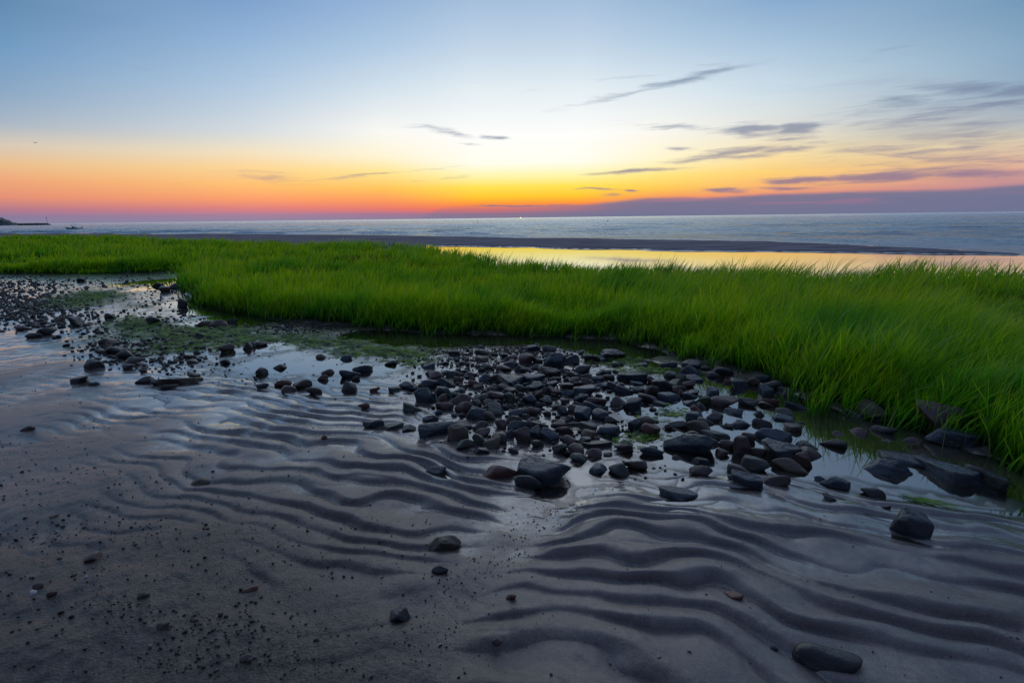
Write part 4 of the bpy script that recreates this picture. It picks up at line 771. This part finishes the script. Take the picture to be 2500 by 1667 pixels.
def build_algae():
    rng = np.random.default_rng(12); per = 16; n = len(ALG_PTS) * per
    q = np.repeat(ALG_PTS, per, 0); s_ = np.repeat(ALG_S, per)
    x = q[:, 0] + rng.normal(0, 0.7, n) * s_; y = q[:, 1] + rng.normal(0, 0.7, n) * s_
    cx_ = np.repeat(np.exp(-rng.random(len(ALG_PTS)) * 2), per); d2 = ((x - q[:, 0]) ** 2 + (y - q[:, 1]) ** 2) / s_ ** 2
    z = height(x, y) + s_ * 0.85 * np.exp(-d2 * 0.8) * cx_
    ang = 2.5 * fbm(x * 1.3, y * 1.3, 3, 400) + rng.normal(0, .5, n); L = s_ * rng.uniform(0.9, 2.2, n); w_ = s_ * rng.uniform(0.10, 0.26, n)
    dx, dy = np.cos(ang), np.sin(ang); V = np.empty((n, 7, 3), np.float32); al = np.zeros((n, 7), np.float32)
    for k, t_ in enumerate((0, .34, .7, 1)):
        px, py = x + dx * L * t_, y + dy * L * t_; pz = z + L * 0.16 * math.sin(t_ * 2.8) - L * 0.12 * t_ + 0.002
        if k < 3:
            for q_, sg in ((0, -1), (1, 1)):
                V[:, 2 * k + q_, 0] = px - dy * sg * w_ / 2; V[:, 2 * k + q_, 1] = py + dx * sg * w_ / 2; V[:, 2 * k + q_, 2] = pz - sg * 0.0
        else: V[:, 6, 0] = px; V[:, 6, 1] = py; V[:, 6, 2] = pz
    b0 = (np.arange(n) * 7)[:, None]; Q = np.concatenate([b0 + [0, 1, 3, 2], b0 + [2, 3, 5, 4]])[:, ::-1]
    o = mesh_np('algae', V.reshape(-1, 3), Fq=Q, Ft=b0 + [4, 6, 5], mat=M_ALG)
    tag(o, 'bright and dark green algae combed over the stones left of the cobble heap', 'algae', kind='stuff')
build_algae()
def build_grass():
    rng = np.random.default_rng(3); NC = 46000
    a = rng.uniform(math.radians(-52), math.radians(57), NC); f = ip(FR, a); b = ip(BK, a)
    lr = rng.uniform(math.log(1.6), math.log(60), NC); r = np.exp(lr)
    f = ip(FR, fj(r * np.sin(a), r * np.cos(a), a)) + 0.10 * fbm(np.sin(a) * f * 4, np.cos(a) * f * 4, 3, 200)
    # extra density right along the front edge
    ke = rng.random(NC) < 0.10; r = np.where(ke, f + rng.exponential(0.16, NC), r)
    ks = rng.random(NC) < 0.007; r = np.where(ks, f - rng.exponential(0.05, NC), r)
    k = ((r > f) | ks) & (r < b + 0.25 * fbm(a * 40, r * 0, 2, 205)); a, r, f, b = a[k], r[k], f[k], b[k]
    nb = 8
    cxx = r * np.sin(a); cyy = r * np.cos(a)
    x = np.repeat(cxx, nb); y = np.repeat(cyy, nb); R_ = np.repeat(r, nb); F_ = np.repeat(f, nb); B_ = np.repeat(b, nb)
    sp = 0.020 * (R_ / 3) ** 0.9
    x = x + rng.normal(0, 1, len(x)) * sp; y = y + rng.normal(0, 1, len(x)) * sp
    d = np.hypot(x, y) - F_
    hg = 0.365 + 0.07 * fbm(x * 0.55, y * 0.55, 3, 210) + 0.05 * fbm(x * 2, y * 2, 2, 211)
    cl = np.repeat(rng.normal(0, 0.05, len(cxx)), nb)
    hg = (hg + cl) * rng.uniform(0.72, 1.12, len(x))
    hg *= 0.45 + 0.55 * sst(-0.10, 0.30, d)
    A_ = np.arctan2(x, y); hg *= 1 + 0.18 * sst(0.25, 0.7, A_)
    # hollows where the sward lies lower
    hol = sst(0.10, 0.40, fbm(x * 0.45 + 7, y * 0.9, 3, 214)); hg *= 1 - 0.42 * hol
    wid = 0.0050 * np.maximum(1, R_ / 6) * rng.uniform(0.6, 1.4, len(x)) * 1.7
    # dry patch
    px_, py_ = G1(885, 622, 0.35); dd = np.exp(-(((x - px_) / 0.9) ** 2 + ((y - py_) / 1.4) ** 2)); dead = (dd > rng.random(len(x)) * 0.9).astype(float)
    hg *= 1 - 0.35 * dead
    gust = 0.6 + 1.3 * sst(-0.2, 0.5, fbm(x * 0.8, y * 0.8, 2, 220)) * sst(-0.2, 0.5, A_)
    # thin taller spikes along the far edge, seen against the lagoon
    m2 = rng.random(len(x)) < 0.10; lag_ = (A_ > LG[0][0]) & (R_ > B_ - 0.55 * (B_ / 8))
    hg = np.where(m2 & lag_, hg * rng.uniform(1.1, 1.3, len(x)), hg); ww_ = np.where(m2 & lag_, 0.6, 1.0)
    z = height(x, y)
    print('blades', len(x))
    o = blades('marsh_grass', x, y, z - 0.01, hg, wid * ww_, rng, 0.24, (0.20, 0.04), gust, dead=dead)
    tag(o, 'bright green marsh grass covering the bank behind the channel', 'grass', kind='stuff')
build_grass()
def tuft(px, py, hgt, n, label, spread=0.022, seed=0, lean=0.22):
    rng = np.random.default_rng(300 + seed); x0, y0 = G1(px, py); z0 = h1(x0, y0); x0, y0 = G1(px, py, z0)
    x = rng.normal(0, spread, n); y = rng.normal(0, spread, n)
    o = blades('grass_tuft', x, y, np.zeros(n), hgt * rng.uniform(0.45, 1.1, n), np.full(n, 0.0062) * rng.uniform(.7, 1.2, n), rng, lean, (0.10, 0.02))
    o.location = (x0, y0, z0 - 0.012)
    tag(o, label, 'grass tuft', 'grass tufts on the mud in front of the sward')
for i, (px, py, hg, n, lb) in enumerate([
 (1980,1021,.30,16,'thin grass tuft with splayed blades at the water edge left of a fuller arching tuft'),
 (2007,1022,.36,34,'full grass tuft arching to the right at the edge of the pool'),
 (2070,1016,.30,22,'grass tuft of stiff blades left of the lichen-speckled boulder'),
 (2112,1026,.12,14,'short grass sprig at the base of the lichen-speckled boulder'),
 (2176,1026,.22,8,'sparse grass sprig on bare mud right of the lichen-speckled boulder'),
 (2240,1058,.30,20,'grass tuft in front of the left side of the square maroon block'),
 (2312,1066,.20,14,'small grass tuft below the square maroon block'),
 (2408,1082,.34,34,'dense grass tuft right of the tilted slab'),
 (2459,1118,.28,22,'grass tuft nearest the right edge, reaching out over dark water'),
 (1677,879,.28,30,'upright grass tuft standing alone on mud above the peaked blue rock'),
 (1733,898,.24,22,'low bluish grass tuft right of the peaked blue rock'),
 (1758,890,.22,20,'low grass tuft on the mud behind the black flat stones'),
 (1815,908,.24,16,'thin grass tuft with dark stems above the right-hand cobbles'),
 (1556,842,.26,22,'grass tuft dipping into the channel right of the heap'),
 (1508,834,.22,16,'small grass tuft at the channel edge behind the heap'),
 (1930,985,.26,14,'thin grass tuft left of the arching one')]):
    tuft(px, py, hg, n, lb, seed=i)

# green seaweed wisp on the wet sand
def weed():
    rng = np.random.default_rng(8); x0, y0 = G1(2250, 1222); n = 90; t = rng.random(n)
    x = (t - 0.5) * 0.16 + rng.normal(0, .012, n); y = -(t - 0.5) * 0.07 + rng.normal(0, .010, n)
    o = blades('seaweed', x, y, np.full(n, 0.006), np.full(n, 0.006), np.full(n, 0.0035), rng, 4.0, (7.5, -4.5)); o.location = (x0, y0, max(h1(x0, y0), 0))
    tag(o, 'wisp of yellow-green seaweed stranded on wet sand near the lone slab', 'seaweed')
weed()

# ------------------------------------------------------------------ shells
M_SHELL = simple('shell', (.42, .42, .46), .45, 60, .25)
def shell(px, py, size, label, yaw, seed):
    x0, y0 = G1(px, py); z0 = h1(x0, y0); V = []; nu, nv_ = 14, 7
    for j in range(nv_):
        rr = j / (nv_ - 1)
        for i in range(nu):
            an = -0.35 * math.pi + i / (nu - 1) * 0.95 * math.pi + 0.0
            rb = (1 + 0.05 * math.cos(i * math.pi)) * rr
            V.append((math.cos(an) * rb * size / 2, math.sin(an) * rb * size / 2 * 0.8, size * 0.30 * (1 - rr ** 2) + 0.0))
    V = np.array(V); F_ = grid_faces(nv_, nu)
    o = mesh_np('shell', V, Fq=F_, mat=M_SHELL)
    md = o.modifiers.new('thick', 'SOLIDIFY'); md.thickness = size * 0.05
    o.location = (x0, y0, z0); o.rotation_euler = (0.15, 0.1, yaw)
    tag(o, label, 'shell', 'pale shells on the sand')
for i, (px, py, s, lb) in enumerate([(86,1490,.032,'curled violet-grey shell, the biggest on the gritty sand at lower left'),(145,1327,.014,'small white shell above and left of a dark pebble at lower left'),(114,1352,.015,'small bluish white shell, lowest of the trio at far left'),(137,1341,.011,'tiny white shell between two others at far left'),
  (219,1449,.017,'pale grey shell right of the brown pebbles at lower left'),(292,1101,.016,'white star-like shell fragment on the smooth sand at upper left'),(1135,1097,.016,'white shell at the left foot of the cobble heap'),(1088,1075,.015,'lilac shell on sand below the wide slate block'),(2078,1345,.018,'white shell in a ripple trough left of the lone slab'),
  (2325,1442,.017,'cream shell in a trough at the right side'),(1679,1631,.016,'pale blue shell fragment near the bottom edge'),(1077,1614,.016,'small cream shell near the bottom edge, centre'),(1257,1518,.012,'white shell crumb lying alone on smooth sand'),(1252,1240,.013,'tiny pale shell at the upper end of the runnel'),(342,928,.0,'')]):
    if s > 0: shell(px, py, s, lb, i * 1.3, i)

# ------------------------------------------------------------------ far things
def box(bm, x0, x1, y0, y1, z0, z1):
    v = [bm.verts.new(p) for p in ((x0,y0,z0),(x1,y0,z0),(x1,y1,z0),(x0,y1,z0),(x0,y0,z1),(x1,y0,z1),(x1,y1,z1),(x0,y1,z1))]
    for f in ((0,3,2,1),(4,5,6,7),(0,1,5,4),(1,2,6,5),(2,3,7,6),(3,0,4,7)): bm.faces.new([v[i] for i in f])
def cyl(bm, p, q, r, n=8):
    p = Vector(p); q = Vector(q); d = (q - p); M_ = d.to_track_quat('Z', 'Y').to_matrix()
    a = [bm.verts.new(p + M_ @ Vector((math.cos(i * 6.2832 / n) * r, math.sin(i * 6.2832 / n) * r, 0))) for i in range(n)]
    b = [bm.verts.new(q + M_ @ Vector((math.cos(i * 6.2832 / n) * r, math.sin(i * 6.2832 / n) * r, 0))) for i in range(n)]
    for i in range(n): bm.faces.new((a[i], a[(i + 1) % n], b[(i + 1) % n], b[i]))
    bm.faces.new(a[::-1]); bm.faces.new(b)
def bobj(name, bm, mat, parent=None):
    me = D.meshes.new(name); bmesh.ops.recalc_face_normals(bm, faces=bm.faces); bm.to_mesh(me); bm.free(); me.materials.append(mat)
    o = D.objects.new(name, me); COL.objects.link(o)
    if parent: o.parent = parent
    return o
def empty(name, loc, rz=0):
    o = D.objects.new(name, None); COL.objects.link(o); o.location = loc; o.rotation_euler = (0, 0, rz); return o
M_HULL = simple('boat_hull', (.20, .24, .30), .35); M_DK = simple('boat_dark', (.03, .035, .05), .4); M_TOP = simple('boat_canvas', (.07, .08, .11), .7)
def boat():
    x0, y0 = G1(182, 560.3); d = math.hypot(x0, y0)
    az_ = math.atan2(x0, y0); R = empty('motorboat', (x0, y0, -0.05), -az_)
    tag(R, 'small centre-console motorboat with a canopy moored off the beach at far left', 'boat')
    L = 31.0 / FPX * d / math.cos(az_) * math.cos(az_) * 0.78; s = L / 7.0
    bm = bmesh.new(); secs = []
    for xx, hw, zt, zk in ((-3.6, .05, 1.35, .9), (-3.0, .62, 1.22, .30), (-2.0, 1.0, 1.08, .02), (-.5, 1.2, .95, -.1), (1.2, 1.22, .88, -.1), (2.9, 1.12, .85, -.05), (3.0, 1.1, .85, -.02)):
        secs.append([bm.verts.new((xx * s, y * hw * s, z * s)) for y, z in ((-1, zt), (-.92, zk + .42 * (zt - zk)), (-.45, zk + .06), (0, zk), (.45, zk + .06), (.92, zk + .42 * (zt - zk)), (1, zt), (.86, zt - .02), (.8, zt - .35), (-.8, zt - .35), (-.86, zt - .02))])
    for a_, b_ in zip(secs[:-1], secs[1:]):
        for i in range(11): bm.faces.new((a_[i], a_[(i + 1) % 11], b_[(i + 1) % 11], b_[i]))
    bm.faces.new(secs[0]); bm.faces.new(secs[-1][::-1]); bobj('hull', bm, M_HULL, R)
    bm = bmesh.new(); box(bm, -.9 * s, .1 * s, -.42 * s, .42 * s, .5 * s, 1.75 * s); c = bobj('console', bm, M_HULL, R)
    bm = bmesh.new(); box(bm, -.98 * s, -.88 * s, -.40 * s, .40 * s, 1.76 * s, 2.15 * s); bobj('windscreen', bm, M_DK, c)
    bm = bmesh.new(); box(bm, -1.35 * s, 1.25 * s, -.9 * s, .9 * s, 2.75 * s, 2.87 * s); bobj('canopy', bm, M_TOP, R)
    for px_, py_ in ((-.8, -.5), (-.8, .5), (.45, -.5), (.45, .5)):
        bm = bmesh.new(); cyl(bm, (px_ * s, py_ * s, .55 * s), (px_ * 1.05 * s, py_ * s * 1.3, 2.76 * s), .035 * s); bobj('post', bm, M_DK, R)
    bm = bmesh.new(); box(bm, .5 * s, 1.0 * s, -.5 * s, .5 * s, .5 * s, 1.25 * s); bobj('seat', bm, M_TOP, R)
    bm = bmesh.new(); box(bm, 3.02 * s, 3.45 * s, -.3 * s, .3 * s, .75 * s, 1.55 * s); box(bm, 3.1 * s, 3.35 * s, -.12 * s, .12 * s, -.3 * s, .76 * s)
    bmesh.ops.bevel(bm, geom=list(bm.edges), offset=.07 * s, segments=2, affect='EDGES'); bobj('outboard_motor', bm, M_DK, R)
boat()
# headland and breakwater
def headland():
    m, t, p, o_ = mat_new('headland_scrub'); tcn = t.new('ShaderNodeTexCoord'); n_ = t.noise(tcn.outputs['Object'], 0.12, 4)
    t.put(p.inputs['Base Color'], t.mix(t.mapr(n_, .4, .6), (.05, .075, .075, 1), (.12, .14, .15, 1))); p.inputs['Roughness'].default_value = .9
    dist = 620.0; NX, NY = 160, 24
    def at(px): a = math.radians(azel(px, 545)[0]); return a
    V = []
    prof_ = [(-420, 30), (-260, 27), (-120, 24), (-40, 20), (0, 17), (14, 13.5), (24, 10.5), (36, 6.0), (50, 3.0), (60, 2.2), (64, 0)]
    xs = np.linspace(-420, 64, NX)
    for j in range(NY):
        u = j / (NY - 1)
        for i in range(NX):
            hp = np.interp(xs[i], [q[0] for q in prof_], [q[1] for q in prof_]); a = at(xs[i]); d_ = dist + 200 * u
            m_px = dist / FPX / 0.72 * 0.75
            hz = 0.8 * hp * m_px * math.sin(math.pi * min(1, 0.08 + u * 0.92)) ** 0.6
            hz += (1.6 * fbm(np.array([xs[i] * 0.12]), np.array([u * 5]), 3, 301)[0] * min(1, hp / 8)) * (1 if 0 < j < NY - 1 else 0)
            V.append((d_ * math.sin(a), d_ * math.cos(a), max(hz, -0.5) if 0 < j < NY - 1 else -0.8))
    o = mesh_np('hills', np.array(V), Fq=grid_faces(NY, NX), mat=m); tag(o, kind='structure')
    bm = bmesh.new(); rng = random.Random(4)
    for k in range(150):
        t_ = k / 149; px = 48 + t_ * 70; a = at(px); d_ = dist - 30; h_ = 1.5 - 0.9 * max(0, t_ - .85) / .15
        for q in range(2):
            mt = Matrix.Translation((d_ * math.sin(a) + rng.uniform(-1, 1), (d_ + q * 2) * math.cos(a), h_ * 0.25)) @ Matrix.Rotation(rng.uniform(0, 3), 4, 'Z')
            bmesh.ops.create_icosphere(bm, subdivisions=1, radius=h_ * rng.uniform(.7, .95), matrix=mt)
    o = bobj('breakwater', bm, RM['d']); tag(o, 'long low dark stone breakwater running out from the headland at far left', 'breakwater')
    a = at(116); bm = bmesh.new(); b0 = (590 * math.sin(a), 590 * math.cos(a)); cyl(bm, (0, 0, -1), (0, 0, 6.5), .10); box(bm, -.2, .2, -.2, .2, 5.8, 6.4)
    o = bobj('channel_marker', bm, M_DK); o.location = (b0[0], b0[1], 0); tag(o, 'thin pole marker at the tip of the far breakwater', 'marker')
headland()
M_LAMP = simple('lamp_glow', (.9, .5, .15), .5, 5, .0, 0, (1.0, .55, .15), 8)
def buoy(px, py, sc, label, lamp=False):
    x, y = G1(px, py); R = empty('buoy', (x, y, 0), 0)
    tag(R, label, 'buoy', None)
    bm = bmesh.new(); bmesh.ops.create_cone(bm, cap_ends=True, segments=14, radius1=.5 * sc, radius2=.42 * sc, depth=.5 * sc, matrix=Matrix.Translation((0, 0, .15 * sc)))
    bmesh.ops.create_cone(bm, cap_ends=True, segments=12, radius1=.38 * sc, radius2=.12 * sc, depth=.9 * sc, matrix=Matrix.Translation((0, 0, .8 * sc))); bobj('float', bm, M_DK, R)
    if lamp:
        bm = bmesh.new(); bmesh.ops.create_icosphere(bm, subdivisions=2, radius=.62 * sc, matrix=Matrix.Translation((0, 0, 1.5 * sc))); bobj('lamp', bm, M_LAMP, R)
buoy(1166, 543.5, .30, 'small dark buoy on the sea below the sunset, left of the lit one'); buoy(1484, 541.0, .32, 'small dark buoy on the sea right of the sunset glow')
buoy(1271, 534.0, .7, 'lit orange light on the horizon below the brightest sky', True)
def bird():
    d = pdir(np.array([85.0]), np.array([349.0]))[0]; d /= np.linalg.norm(d); p = np.array([0, 0, CAMH]) + d * 170
    R = empty('bird', tuple(p), 0.6); tag(R, 'tiny dark bird flying in the pale sky at far left', 'bird')
    V, T = ICO[2]; mesh_np('body', V * [.09, .26, .08], Ft=T, mat=M_DK, parent=R)
    for s in (-1, 1):
        bm = bmesh.new(); pts = [(0, .08, .02), (s * .22, .14, .16), (s * .52, 0, .10), (s * .24, -.08, .14), (0, -.10, .02)]
        a_ = [bm.verts.new(q) for q in pts]; b_ = [bm.verts.new((q[0], q[1], q[2] - .02)) for q in pts]
        bm.faces.new(a_); bm.faces.new(b_[::-1])
        for i in range(5): bm.faces.new((a_[i], b_[i], b_[(i + 1) % 5], a_[(i + 1) % 5]))
        bobj('wing', bm, M_DK, R)
bird()
print('rocks', len(rocks))
